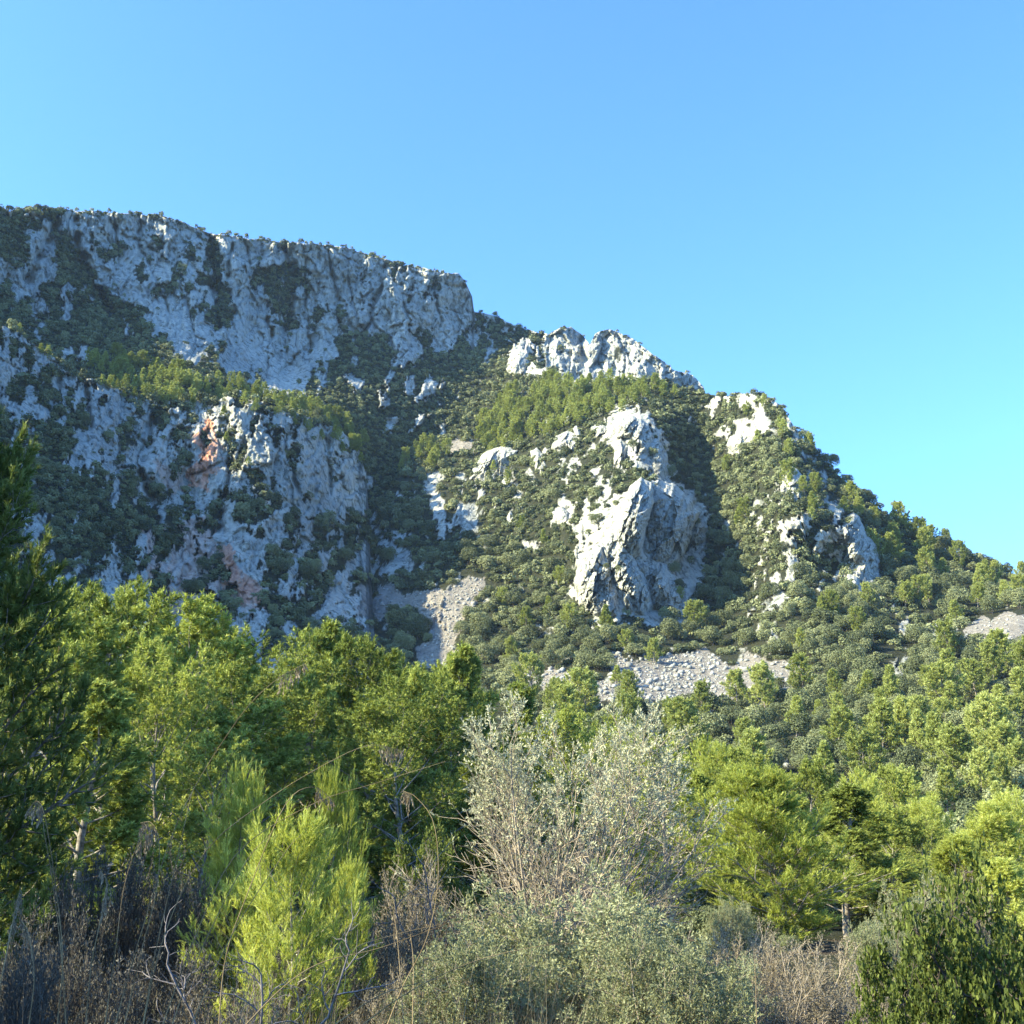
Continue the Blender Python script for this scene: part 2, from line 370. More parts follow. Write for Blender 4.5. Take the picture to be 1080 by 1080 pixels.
B_rock = (0.6, [
    ([(-300, 300), (0, 345), (60, 380), (60, 400), (0, 402), (-300, 360)], 0.8),
    ([(0, 395), (60, 395), (66, 420), (0, 418)], 0.3),
    ([(0, 418), (30, 420), (48, 436), (30, 440), (0, 432)], 0.97),
    ([(50, 385), (90, 405), (145, 420), (146, 440), (90, 445), (60, 425)], 0.72),
    ([(-300, 440), (60, 445), (90, 480), (140, 500), (150, 540), (60, 640), (150, 760), (-300, 960)], 0.22),
    ([(60, 425), (140, 440), (150, 480), (100, 470), (70, 450)], 0.55),
    ([(140, 445), (180, 450), (195, 520), (150, 510), (130, 500)], 0.72),
    ([(160, 424), (200, 432), (205, 455), (180, 450)], 0.15),
    ([(230, 425), (330, 445), (390, 500), (395, 540), (350, 560), (300, 520), (260, 470), (240, 440)], 0.92),
    ([(285, 460), (310, 500), (350, 540), (330, 560), (280, 520)], 0.85),
    ([(218, 500), (300, 520), (330, 600), (300, 640), (230, 640), (235, 560)], 0.55),
    ([(320, 545), (420, 540), (450, 600), (380, 640), (320, 620)], 0.42),
    ([(196, 455), (238, 440), (236, 500), (216, 540), (190, 500)], 0.95),
    ([(90, 540), (160, 520), (170, 580), (110, 580)], 0.35), ([(150, 560), (240, 540), (250, 640), (150, 650)], 0.55), ([(230, 560), (268, 555), (262, 640), (236, 625)], 0.9)])
B_stain = [([(208, 458), (230, 446), (229, 480), (219, 513), (207, 515), (200, 490)], 0.95), ([(226, 565), (246, 570), (250, 600), (270, 615), (290, 640), (240, 640), (232, 600)], 0.8),
           ([(150, 560), (226, 545), (236, 640), (160, 660)], 0.4), ([(170, 490), (196, 488), (200, 520), (176, 520)], 0.35)]
LB = Layer('mountain_shoulder', -260, 472, 1.0, B_crest, 930, 430, B_D, B_rock, 300, relief=1.1, crest_noise=3.0, stain=B_stain, scree=[([(372, 628), (410, 618), (410, 656), (385, 650)], 1.0)], gullies=[([(244, 480), (240, 520), (232, 560)], 6, 3), ([(160, 440), (150, 500), (170, 560)], 9, 4), ([(300, 455), (312, 520)], 7, 2), ([(345, 460), (350, 530)], 6, 2), ([(90, 405), (96, 450)], 8, 3)])

# the sunlit spur, the gully and the foot of the slope ---------------------------
C_crest = [(300, 640), (360, 590), (395, 540), (425, 495), (440, 480), (460, 468), (478, 455), (498, 430), (515, 405), (535, 378), (548, 368), (556, 374), (566, 386), (585, 392), (605, 402), (615, 405), (640, 403), (680, 402), (720, 408), (745, 415), (770, 417), (790, 415), (812, 418), (826, 430),
           (838, 452), (846, 462), (852, 476), (866, 484), (885, 502), (905, 520), (925, 535), (950, 552), (985, 572), (1020, 590), (1080, 612), (1180, 640), (1340, 660)]
C_D = [(200, 930, 105), (540, 930, 100), (900, 930, 100), (1300, 930, 100), (200, 860, 140), (600, 860, 135), (1000, 860, 135), (1300, 860, 140), (300, 790, 210), (600, 790, 200), (850, 790, 190), (1080, 790, 190), (1300, 790, 190),
       (400, 730, 285), (560, 735, 262), (740, 735, 262), (900, 740, 245), (1080, 740, 240), (440, 680, 345), (560, 690, 310), (740, 700, 292), (840, 700, 285), (960, 690, 285), (1080, 690, 275), (1080, 640, 330), (1300, 640, 330),
       (380, 620, 390), (470, 620, 372), (520, 600, 385), (600, 600, 362), (430, 560, 430), (560, 530, 420), (500, 500, 470), (480, 460, 520), (520, 470, 500), (540, 400, 560), (600, 430, 485), (620, 405, 510), (700, 410, 480), (745, 415, 480),
       (640, 640, 326), (655, 560, 352), (690, 440, 432), (650, 500, 396), (690, 520, 378), (750, 640, 362), (740, 560, 412), (728, 480, 452), (780, 600, 380), (830, 640, 318), (835, 540, 360), (800, 470, 410), (795, 418, 436), (845, 470, 405),
       (880, 600, 366), (900, 640, 318), (900, 560, 372), (880, 500, 420), (950, 600, 390), (950, 555, 430), (1000, 640, 345), (1010, 590, 420), (1080, 615, 430), (1300, 665, 420)]
C_rock = (0.045, [
    ([(540, 366), (560, 366), (590, 388), (620, 402), (616, 416), (590, 404), (565, 396), (555, 404), (534, 392)], 0.85),
    ([(640, 425), (682, 430), (706, 470), (710, 500), (700, 512), (660, 505), (648, 480)], 0.75),
    ([(625, 490), (655, 480), (650, 520), (640, 560), (620, 545)], 0.45),
    ([(590, 480), (606, 484), (600, 510), (588, 500)], 0.5), ([(580, 535), (600, 530), (604, 560), (584, 555)], 0.5),
    ([(606, 560), (700, 500), (750, 540), (745, 600), (725, 660), (640, 660), (600, 630)], 0.9),
    ([(735, 430), (790, 408), (825, 415), (850, 480), (840, 492), (826, 450), (800, 460), (780, 480), (745, 470), (750, 445)], 0.72),
    ([(768, 460), (796, 462), (792, 476), (770, 478)], 0.9),
    ([(815, 495), (850, 500), (845, 540), (815, 545)], 0.6), ([(800, 545), (890, 525), (885, 600), (815, 650), (800, 600)], 0.42),
    ([(420, 520), (470, 495), (530, 520), (510, 560), (460, 570), (420, 560)], 0.42),
    ([(405, 560), (440, 560), (430, 600), (400, 610)], 0.5), ([(340, 540), (400, 560), (395, 640), (330, 640)], 0.3),
    ([(570, 440), (620, 440), (640, 455), (620, 475), (570, 500)], 0.35),
    ([(770, 610), (800, 600), (800, 660), (775, 660)], 0.25), ([(885, 590), (925, 590), (930, 640), (890, 625)], 0.6)])
C_scree = [([(378, 628), (430, 622), (470, 618), (495, 606), (510, 612), (500, 640), (482, 655), (476, 700), (470, 712), (435, 712), (440, 680), (455, 660), (430, 642), (385, 650)], 1.0),
           ([(535, 700), (560, 694), (600, 712), (640, 722), (650, 690), (700, 690), (760, 694), (835, 698), (845, 712), (800, 725), (760, 745), (690, 745), (600, 740), (540, 720)], 1.0),
           ([(1018, 660), (1060, 650), (1120, 655), (1120, 676), (1030, 678)], 1.0), ([(468, 460), (490, 455), (506, 462), (500, 472), (470, 474)], 1.0)]
LC = Layer('hillside', 300, 1340, 1.25, C_crest, 940, 440, C_D, C_rock, 500, relief=0.8, crest_noise=2.0, scree=C_scree)

# near ground: one sheet from under the viewpoint to the foot of the mountain ------
def ground_z(x, y):
    d = np.hypot(x, y) * np.where(np.asarray(y) < 0, 0.2, 1)
    z = np.where(d < 60, -1.65 - 0.09 * d, -7.05 - 0.045 * (d - 60))
    z = np.where(d > 110, -9.3 + 0.09 * (d - 110), z)
    return z + 0.25 * fbm(np.asarray(x) / 9, np.asarray(y) / 9, octv=3, seed=9) + 0.05 * fbm(np.asarray(x) / .8, np.asarray(y) / .8, octv=3, seed=10)
r_ = np.concatenate([np.linspace(0.3, 30, 150), np.geomspace(30.5, 1500, 110)]); th = np.linspace(0, 2 * math.pi, 361)[:-1]
Rg, Tg = np.meshgrid(r_, th, indexing='ij')
gx, gy = Rg * np.sin(Tg), Rg * np.cos(Tg)
gz = ground_z(gx, gy); gz = np.where(Rg > 160, np.minimum(gz, -4.8 - 0.02 * (Rg - 160)), gz)
i = np.arange(Rg.size).reshape(Rg.shape); j = np.roll(i, -1, 1)
q = np.stack([i[:-1], i[1:], j[1:], j[:-1]], -1).reshape(-1, 4)
gv = np.stack([gx, gy, gz], -1).reshape(-1, 3)
red = np.clip(fbm(gx / 1.7, gy / 1.7, octv=3, seed=77) * 2 + .1, 0, 1) * (Rg < 30)
me = new_mesh('ground', gv, quads=q, attrs={'rock': gz * 0 + 0.25 * red, 'scree': gz * 0, 'stain': gz * 0 + 0.9 * red}, smooth=True)
tag(link('ground', me, M_near), kind='structure')

# ------------------------------------------------------------------ separate crags standing on the slope
def crag(poly, centre, T, label, layer=LC, seed=0, res=0.8, lean=0.0, sub=0):
    poly = np.array(poly, F32); cx, cy = centre
    ang = np.arctan2(poly[:, 1] - cy, poly[:, 0] - cx); rad = np.hypot(poly[:, 0] - cx, poly[:, 1] - cy)
    o = np.argsort(ang); ang, rad = ang[o], rad[o]
    nt_ = int(2 * math.pi * rad.max() / res / 1.4); nr = max(8, int(rad.max() / res))
    th = np.linspace(-math.pi, math.pi, nt_, endpoint=False)
    # radius of the outline along each bearing (straight edges between corners)
    a2 = np.concatenate([ang - 2 * math.pi, ang, ang + 2 * math.pi]); r2 = np.tile(rad, 3)
    k = np.searchsorted(a2, th) ; a0, a1, q0, q1 = a2[k - 1], a2[k], r2[k - 1], r2[k]
    R = q0 * q1 * np.sin(a1 - a0) / (q0 * np.sin(th - a0) + q1 * np.sin(a1 - th) + 1e-9)
    R = R * (1 + 0.07 * fbm(np.cos(th) * 5, np.sin(th) * 5, octv=3, seed=seed))
    rr = np.linspace(0, 1, nr + 1)[1:]
    ca, sa = math.cos(.38), math.sin(.38); X = cx + rr[:, None] * R[None] * np.cos(th)[None]; Y = cy + rr[:, None] * R[None] * np.sin(th)[None]
    q = np.repeat(rr[:, None], nt_, 1)
    prof = (1 - q ** 1.9) ** 0.8; U_ = X * ca + Y * sa; V_ = -X * sa + Y * ca
    wq = 3 * fbm(X / 12, Y / 12, octv=3, seed=seed + 9); h1, c1 = facets((U_ + wq) / 11, (V_ + wq) / 34, seed + 1, 1.5); h2, c2 = facets((U_ - wq) / 5, V_ / 12, seed + 2, 1.3); h3, c3 = facets(X / 2.6, Y / 3.4, seed + 3, 1.2)
    rel = 0.75 * h1 + 0.30 * h2 + 0.09 * h3 - 0.10 * np.exp(-c1 / 0.03) + 0.35 * fbm(X / 22, Y / 30, octv=5, seed=seed, ridged=True) + 0.07 * fbm(X / 2.2, Y / 2.6, octv=3, seed=seed + 5)
    D0 = layer.get('D', X, Y)
    Dc = layer.get('D', np.array([cx]), np.array([cy]))[0]
    Ds = 0.35 * D0 + 0.65 * (Dc + (D0.mean(1).mean() - Dc) * 0 + (cy - Y) * 0.16)   # nearly upright face
    Df = np.minimum(Ds, D0 + 2) - T * (prof * (1 + rel) + lean * (X - cx) / R.max() * prof) + 1.5 * (q > 0.97)
    Db = np.maximum(D0, Ds) + 0.35 * T * prof + 2
    F = point(X, Y, Df); B = point(X, Y, Db)
    cF = point(np.array([cx]), np.array([cy]), np.array([Df[0].mean()]))
    cB = point(np.array([cx]), np.array([cy]), np.array([Db[0].mean()]))
    base = point(cx, poly[:, 1].max(), Df[-1].mean())
    V = np.concatenate([cF, F.reshape(-1, 3), B[::-1].reshape(-1, 3), cB]) - base
    rows = 2 * nr; i = 1 + np.arange(rows * nt_).reshape(rows, nt_); j = np.roll(i, -1, 1)
    qd = np.stack([i[:-1], i[1:], j[1:], j[:-1]], -1).reshape(-1, 4)
    tr = np.concatenate([np.stack([np.zeros(nt_, int), i[0], j[0]], -1), np.stack([np.full(nt_, len(V) - 1), j[-1], i[-1]], -1)])
    n = len(V)
    ob = link('rock_crag', new_mesh('rock_crag', V, tris=tr, quads=qd, attrs={'rock': np.ones(n), 'scree': np.zeros(n), 'stain': np.zeros(n)}, smooth=True), M_crag)
    ob.location = base
    tag(ob, label, 'crag'); return ob
crag([(605, 612), (610, 592), (622, 576), (636, 570), (644, 584), (650, 606), (655, 630), (652, 652), (640, 655), (622, 648), (610, 638)], (628, 614), 13, 'blunt pale wedge of rock at the low foot of the big crag', seed=11, lean=-.3)
crag([(632, 572), (642, 560), (654, 566), (668, 588), (684, 612), (690, 640), (680, 650), (660, 646), (648, 618), (638, 594)], (660, 608), 13, 'slanting pale rib of rock next to the blunt wedge', seed=31, lean=-.3)
crag([(648, 582), (650, 556), (656, 532), (664, 512), (676, 502), (688, 508), (690, 530), (682, 556), (676, 584), (664, 596)], (669, 550), 14, 'tall pale blade of rock with a sunlit edge, summit of the big crag', seed=12, lean=-.2)
crag([(680, 510), (694, 502), (712, 512), (728, 524), (738, 540), (730, 562), (722, 586), (706, 604), (690, 600), (676, 580), (680, 545)], (704, 554), 11, 'broad shaded wall of rock behind the tall pale blade', seed=32, lean=.1)
crag([(668, 590), (690, 588), (708, 600), (722, 618), (727, 642), (722, 657), (704, 650), (688, 642), (674, 616)], (698, 622), 12, 'tapering broken rock rib above the oak wood', seed=13, lean=-.7)
crag([(726, 556), (738, 544), (747, 556), (744, 572), (732, 578), (724, 570)], (735, 562), 8, 'small pale knob at the shaded end of the big crag', seed=33, lean=-.3)
crag([(645, 446), (652, 438), (668, 438), (682, 446), (690, 462), (688, 486), (676, 480), (664, 462), (650, 462)], (670, 455), 8, 'square-topped pale block at the head of the big crag ridge', seed=14, lean=-.6)
crag([(648, 468), (655, 462), (662, 470), (660, 486), (652, 498), (647, 490)], (655, 478), 5, 'narrow pale pillar just under the square-topped block', seed=15)
crag([(684, 465), (694, 462), (704, 480), (706, 500), (697, 512), (688, 500)], (695, 487), 6, 'leaning pale pillar above the tall crag, beside dark oaks', seed=16)
crag([(887, 612), (890, 585), (889, 560), (894, 543), (900, 540), (907, 545), (914, 562), (924, 574), (928, 592), (920, 612), (905, 618)], (903, 582), 9, 'tall narrow rock spire with a bright edge standing alone among oaks', seed=17, res=0.6, lean=-0.3)
crag([(893, 605), (904, 608), (912, 626), (905, 632), (893, 622)], (902, 618), 5, 'small pale rock step at the base of the tall narrow spire', seed=27)
crag([(494, 506), (500, 490), (512, 476), (530, 470), (548, 474), (540, 488), (534, 500), (518, 512)], (518, 491), 9, 'broad pale slab with a white rim beside the shaded gully', seed=18, lean=-0.3)
crag([(559, 476), (566, 472), (574, 480), (577, 492), (572, 504), (564, 496)], (568, 487), 5, 'slim pale fin of rock between the broad slab and the two rock teeth', seed=19)
crag([(581, 474), (586, 460), (598, 454), (608, 458), (612, 468), (606, 476), (594, 480)], (597, 468), 5.5, 'wedge-shaped pale tooth of rock on the sunlit slope', seed=20, lean=-0.3)
crag([(604, 452), (608, 448), (614, 458), (617, 470), (611, 468)], (610, 459), 3.5, 'thin pointed tooth of rock beside the wedge-shaped one', seed=21)
crag([(625, 450), (634, 445), (642, 452), (638, 464), (628, 462)], (634, 455), 4, 'small blocky rock beside the square-topped block', seed=22)
crag([(584, 545), (592, 533), (600, 540), (602, 552), (592, 556)], (593, 546), 4, 'small pale boulder alone in the sunlit oak scrub', seed=23)
crag([(534, 546), (538, 538), (543, 545), (541, 556), (535, 554)], (538, 548), 3, 'tiny white pinnacle at the lip of the shaded gully', seed=24)
crag([(533, 388), (538, 374), (548, 366), (556, 370), (560, 384), (552, 400), (540, 402)], (547, 384), 7, 'pale knob of rock where the lit spur meets the shaded cliff', seed=25)
crag([(766, 470), (770, 460), (784, 456), (796, 462), (794, 476), (778, 482)], (781, 469), 5, 'rounded pale boulder under the rounded rock summit', seed=26)
crag([(822, 520), (826, 500), (836, 492), (846, 500), (850, 520), (838, 532)], (836, 512), 6, 'pale outcrop under yellow pines on the rib above the spire', seed=28)

# ------------------------------------------------------------------ plant building
def nrm(v): return v / (np.linalg.norm(v, axis=-1, keepdims=True) + 1e-12)
def grow(rng, P, Dr, L, nseg=5, wob=0.1, trop=0.1):
    P = P.copy(); d = nrm(Dr); pts = [P.copy()]
    for k in range(nseg):
        P = P + d * (L / nseg)[:, None]; pts.append(P.copy())
        d = d + wob * rng.normal(size=d.shape); d[:, 2] += trop; d = nrm(d)
    return np.stack(pts, 1)
def spawn(rng, pts, n, t0, t1, a0, a1, even=False):
    N, K = pts.shape[0], pts.shape[1] - 1
    t = (np.linspace(t0, t1, n)[None] + rng.uniform(-.5, .5, (N, n)) * (t1 - t0) / n) if even else rng.uniform(t0, t1, (N, n))
    t = np.clip(t, 0, 0.999); k = np.minimum((t * K).astype(int), K - 1); f = t * K - k
    ii = np.arange(N)[:, None]
    p = pts[ii, k] * (1 - f[..., None]) + pts[ii, k + 1] * f[..., None]
    d = nrm(pts[ii, k + 1] - pts[ii, k])
    phi = rng.uniform(0, 2 * math.pi, (N, 1)) + np.arange(n)[None] * 2.4 + rng.normal(size=(N, n)) * .4
    ref = np.where(np.abs(d[..., 2:3]) > 0.9, np.array([1., 0, 0]), np.array([0, 0, 1.])); u = nrm(np.cross(d, ref)); v = np.cross(d, u)
    a = np.interp(t, [t0, t1], [a0, a1]) * rng.uniform(0.8, 1.2, t.shape)
    nd = d * np.cos(a)[..., None] + (u * np.cos(phi)[..., None] + v * np.sin(phi)[..., None]) * np.sin(a)[..., None]
    par = np.repeat(np.arange(N), n)
    return p.reshape(-1, 3), nd.reshape(-1, 3), par, t.ravel()
def tubes(pts, r0, r1, k=4):
    N, M = pts.shape[:2]
    d = np.zeros_like(pts); d[:, :-1] += pts[:, 1:] - pts[:, :-1]; d[:, 1:] += pts[:, 1:] - pts[:, :-1]; d = nrm(d)
    ref = np.where(np.abs(d[:, :1, 2:3]).repeat(M, 1) > 0.8, np.array([1., 0, 0]), np.array([0, 0, 1.])); u = nrm(np.cross(d, ref)); v = np.cross(d, u)
    r = np.asarray(r0)[:, None] + (np.asarray(r1) - np.asarray(r0))[:, None] * np.linspace(0, 1, M)[None]
    a = np.arange(k) * 2 * math.pi / k
    V = pts[:, :, None] + r[:, :, None, None] * (u[:, :, None] * np.cos(a)[:, None] + v[:, :, None] * np.sin(a)[:, None])
    i = np.arange(N * M * k).reshape(N, M, k); j = np.roll(i, -1, 2)
    q = np.stack([i[:, :-1], j[:, :-1], j[:, 1:], i[:, 1:]], -1).reshape(-1, 4)
    return V.reshape(-1, 3), q
def join(parts):
    V, Q, o = [], [], 0
    for v, q in parts:
        V.append(v); Q.append(q + o); o += len(v)
    return np.concatenate(V), np.concatenate(Q)
def needles(rng, P, Dr, L, per, ln, w, spread=0.6):
    """brush-like shoots: PER thin needles along each shoot, pointing forward and outward"""
    N = len(P); t = rng.uniform(0.05, 1.0, (N, per)); d = nrm(Dr)
    ref = np.where(np.abs(d[:, 2:3]) > 0.9, np.array([1., 0, 0]), np.array([0, 0, 1.])); u = nrm(np.cross(d, ref)); v = np.cross(d, u)
    ph = rng.uniform(0, 2 * math.pi, (N, per)); side = u[:, None] * np.cos(ph)[..., None] + v[:, None] * np.sin(ph)[..., None]
    b = P[:, None] + d[:, None] * (t * L[:, None])[..., None]
    nd = nrm(d[:, None] + spread * side * rng.uniform(0.6, 1.4, (N, per, 1)))
    l = ln * rng.uniform(0.7, 1.2, (N, per, 1))
    wv = nrm(np.cross(nd, side + 0.5 * rng.normal(size=side.shape))) * w * 0.5
    V = np.stack([b - wv, b + wv, b + nd * l], 2).reshape(-1, 3)
    tint = np.repeat(rng.uniform(0.0, 0.35, (N, 1)) + 0.3 * t, 3, 1).ravel() if False else np.repeat((rng.uniform(0.05, 0.35, (N, 1)) + 0.22 * t)[..., None], 3, 2).ravel()
    return V, np.arange(len(V)).reshape(-1, 3), tint
def leaves(rng, P, Dr, L, per, ln, w, spread=1.0, t0=0.0, up=0.2):
    """broad leaves as rhombs folded about nothing but turned every way, set along a twig"""
    N = len(P); t = rng.uniform(t0, 1.0, (N, per)); d = nrm(Dr)
    b = P[:, None] + d[:, None] * (t * L[:, None])[..., None]
    nd = d[:, None] + spread * rng.normal(size=(N, per, 3)) * .7; nd[..., 2] += up; nd = nrm(nd)
    sd = nrm(np.cross(nd, rng.normal(size=nd.shape))); l = ln * rng.uniform(0.7, 1.25, (N, per, 1)); ww = w * 0.5 * l / ln
    nn = np.cross(nd, sd)
    V = np.stack([b, b + nd * l * .5 + sd * ww + nn * ww * .25, b + nd * l, b + nd * l * .5 - sd * ww + nn * ww * .25], 2).reshape(-1, 3)
    tint = np.repeat((rng.uniform(0.05, 0.3, (N, 1)) + rng.uniform(0, .25, (N, per)))[..., None], 4, 2).ravel()
    return V, np.arange(len(V)).reshape(-1, 4), tint

def pine_parts(seed, H, R, limbs, tw, sh, per, ln, w, shape='round', t0=0.18, sl=0.22, trunk_r=None, up=0.16, sp=0.6, tw0=0.30, bias=0.45, sa=50):
    rng = np.random.default_rng(seed)
    tr = grow(rng, np.zeros((1, 3)), np.array([[rng.normal() * .06, rng.normal() * .06, 1.]]), np.array([H * 0.93]), 10, 0.05, 0.12)
    p, d, par, t = spawn(rng, tr, limbs, t0, 0.985, math.radians(78), math.radians(28), even=True)
    if shape == 'round': prof = np.sqrt(np.clip(1 - ((t - 0.48) / 0.62) ** 2, 0.04, 1))
    elif shape == 'cone': prof = np.clip(1.06 - t, 0.05, 1) ** 0.75
    elif shape == 'umbrella': prof = np.sqrt(np.clip(1 - ((t - 0.7) / 0.42) ** 2, 0.05, 1))
    else: prof = np.clip(1.05 - t, 0.06, 1) ** 0.5 * np.clip(t / 0.25, 0.5, 1)
    L = R * prof * rng.uniform(0.72, 1.12, t.shape)
    lb = grow(rng, p, d, L, 5, 0.10, up)
    rt = trunk_r or H * 0.017
    r_l = rt * (1 - t * .75) * 0.42
    p2, d2, par2, t2 = spawn(rng, lb, tw, tw0, 1.0, math.radians(62), math.radians(22), even=True)
    L2 = np.clip(L[par2] * (0.42 - 0.20 * t2), sl * 0.9, R * 0.5) * rng.uniform(0.7, 1.2, t2.shape)
    tb = grow(rng, p2, d2, L2, 3, 0.14, up * 1.3)
    p3, d3, par3, t3 = spawn(rng, tb, sh, 0.25, 1.0, math.radians(sa), math.radians(14), even=True)
    d3[:, 2] += bias; d3 = nrm(d3)
    L3 = sl * rng.uniform(0.7, 1.3, t3.shape)
    V, T, tint = needles(rng, p3, d3, L3, per, ln, w, sp)
    wood = join([tubes(tr, [rt], [rt * .15], 8), tubes(lb, r_l, r_l * .3, 5), tubes(tb, r_l[par2] * .35, r_l[par2] * .12, 3)])
    return (V, T, tint), wood
def make_pine_data(name, mat, *a, **k):
    (V, T, tint), (wv, wq) = pine_parts(*a, **k)
    c = new_mesh('crown', V, tris=T, attrs={'tint': tint}); c.materials.append(mat)
    t = new_mesh('trunk', wv, quads=wq, smooth=True); t.materials.append(M_bark)
    return c, t, float(np.percentile(V[:, 2], 99.8)), float(np.percentile(np.hypot(V[:, 0], V[:, 1]), 93))
def shrub_data(seed, H, R, stems, n2, n3, n4, per, ln, lw, leaf_mat, wood_mat, spread=0.7, up=0.05, leaf_from=0.0, r0=0.02, base_r=0.15, wob=0.12, quadleaf=True, n1L=1.0, t2=(0.25, 1), minr=0.0, prune=None, ca=(50, 25)):
    """many-stemmed bush: stems fan from the base, two orders of twigs, then leafy shoots"""
    rng = np.random.default_rng(seed)
    az = np.arange(stems) * 2.4 + rng.normal(size=stems) * .3; tilt = spread * np.sqrt((np.arange(stems) + 0.5) / stems) * rng.uniform(.8, 1.15, stems)
    P = np.stack([np.cos(az), np.sin(az), az * 0], -1) * base_r * rng.uniform(0.2, 1, (stems, 1)) * R
    d = np.stack([np.cos(az) * np.sin(tilt), np.sin(az) * np.sin(tilt), np.cos(tilt)], -1)
    ell = 1 / np.sqrt((np.sin(tilt) / R) ** 2 + (np.cos(tilt) / H) ** 2)
    L = ell * rng.uniform(0.75, 1.0, stems) * 0.86 * n1L
    s1 = grow(rng, P, d, L, 7, wob * .6, up)
    p, d, par, t = spawn(rng, s1, n2, t2[0], t2[1], math.radians(ca[0]), math.radians(ca[1]), even=True)
    L2 = L[par] * (0.50 - 0.28 * t) * rng.uniform(0.6, 1.15, t.shape)
    s2 = grow(rng, p, d, L2, 5, wob, up * 1.5); r2 = r0 * 0.45 * np.ones(len(p)) * (1 - .5 * t)
    p3, d3, par3, t3 = spawn(rng, s2, n3, 0.15, 1.0, math.radians(ca[0] + 5), math.radians(ca[1] - 5), even=True)
    L3 = L2[par3] * (0.55 - 0.25 * t3) * rng.uniform(0.6, 1.2, t3.shape)
    s3 = grow(rng, p3, d3, L3, 3, wob * 1.2, up * 2); r3 = np.maximum(r2[par3] * 0.45, minr)
    wood = [tubes(s1, np.full(stems, r0), np.full(stems, r0 * .3), 6), tubes(s2, r2, np.maximum(r2 * .4, minr), 4), tubes(s3, r3, np.maximum(r3 * .5, minr * .7), 3)]
    p4, d4, par4, t4 = spawn(rng, s3, n4, 0.2, 1.0, math.radians(50), math.radians(15), even=True)
    L4 = np.full(len(p4), ln * 2.6) * rng.uniform(0.6, 1.3, len(p4))
    if prune is not None:
        k = prune(p4, rng); p4, d4, L4 = p4[k], d4[k], L4[k]
    V, Q, tint = leaves(rng, p4, d4, L4, per, ln, lw, 0.9, leaf_from)
    c = new_mesh('crown', V, quads=Q, attrs={'tint': tint}); c.materials.append(leaf_mat)
    wv, wq = join(wood); t_ = new_mesh('stems', wv, quads=wq, smooth=True); t_.materials.append(wood_mat)
    return c, t_, float(np.percentile(V[:, 2], 99.5)), float(np.percentile(np.hypot(V[:, 0], V[:, 1]), 95))
def put(name, data, loc, rz, sc, label, cat, group=None, wood='trunk'):
    e = empty(name, loc, rz, sc)
    link('crown', data[0], parent=e); link(wood, data[1], parent=e)
    return tag(e, label, cat, group)
def foot(x, ytop, D):
    """where a plant stands whose top shows at photo pixel (x, ytop) from D metres away, and its height"""
    dx, dy, dz = ray(x, ytop); X, Y = float(dx * D), float(dy * D); z = float(ground_z(X, Y))
    return (X, Y, z), float(dz * D) - z

# ------------------------------------------------------------------ holm oaks: lobed crowns of small leaf faces
def oak_template(seed, n, lobes=9, q=0.11):
    rng = np.random.default_rng(seed)
    C = [np.array([0, 0, 0.48])]; Rr = [0.36]
    for k in range(lobes):
        a = k * 2.4 + rng.normal() * .4; e = rng.uniform(-0.15, 1.2); r = rng.uniform(0.17, 0.27)
        C.append(np.array([math.cos(a) * math.cos(e) * 0.33, math.sin(a) * math.cos(e) * 0.33, 0.45 + 0.34 * math.sin(e)])); Rr.append(r)
    C = np.array(C); Rr = np.array(Rr)
    w = Rr ** 2; k = rng.choice(len(C), n, p=w / w.sum())
    d = nrm(rng.normal(size=(n, 3))); d[:, 2] = np.where(d[:, 2] < -0.5, -d[:, 2], d[:, 2])
    p = C[k] + d * (Rr[k] * rng.uniform(0.82, 1.08, n))[:, None]
    nn = nrm(d + 0.45 * rng.normal(size=d.shape)); u = nrm(np.cross(nn, rng.normal(size=d.shape))); v = np.cross(nn, u)
    s = q * rng.uniform(0.6, 1.25, (n, 1)) * .5
    V = np.stack([p - u * s, p + v * s * .8, p + u * s, p - v * s * .8], 1)
    return V, rng.uniform(0.1, 0.5, n)
def oak_trunk(seed):
    rng = np.random.default_rng(seed)
    s = grow(rng, np.zeros((3, 3)), np.array([[.1, 0, 1.], [-.3, .2, 1], [.2, -.3, 1]]), np.array([.5, .45, .45]), 4, .1, .05)
    v, q = tubes(s, np.full(3, .035), np.full(3, .012), 5); v[:, 2] -= 0.15
    t = new_mesh('trunk', v, quads=q, smooth=True); t.materials.append(M_darkbark); return t
oak_data = []
for k in range(7):
    V, ti = oak_template(40 + k, 3200, 8 + k % 5, 0.05)
    c = new_mesh('crown', V.reshape(-1, 3), quads=np.arange(V.shape[0] * 4).reshape(-1, 4), attrs={'tint': np.repeat(ti, 4)}); c.materials.append(M_oak)
    oak_data.append((c, oak_trunk(k)))

FG = [(-50, 430), (0, 450), (40, 520), (90, 600), (150, 612), (240, 640), (330, 670), (400, 690), (500, 695), (560, 735), (620, 765), (700, 775), (760, 800), (860, 830), (940, 825), (1010, 850), (1130, 850)]
def fg(x): return np.interp(x, [a[0] for a in FG], [a[1] for a in FG])
rngS = np.random.default_rng(5)
def darts(x0, x1, y0, y1, size, keep):
    """jittered rows whose spacing follows the local plant size"""
    out = []; y = y0
    while y < y1:
        x = x0
        while x < x1:
            s = float(size(x, y)); xx, yy = x + rngS.uniform(-.35, .35) * s, y + rngS.uniform(-.35, .35) * s
            if keep(xx, yy) and rngS.random() > .07: out.append((xx, yy, s * (rngS.uniform(0.6, 1.2) if rngS.random() < .8 else rngS.uniform(1.2, 1.7))))
            x += s * 0.74
        y += float(size((x0 + x1) / 2, y)) * 0.50
    return out
bush = []                                      # (layer, x, y, diameter in photo px)
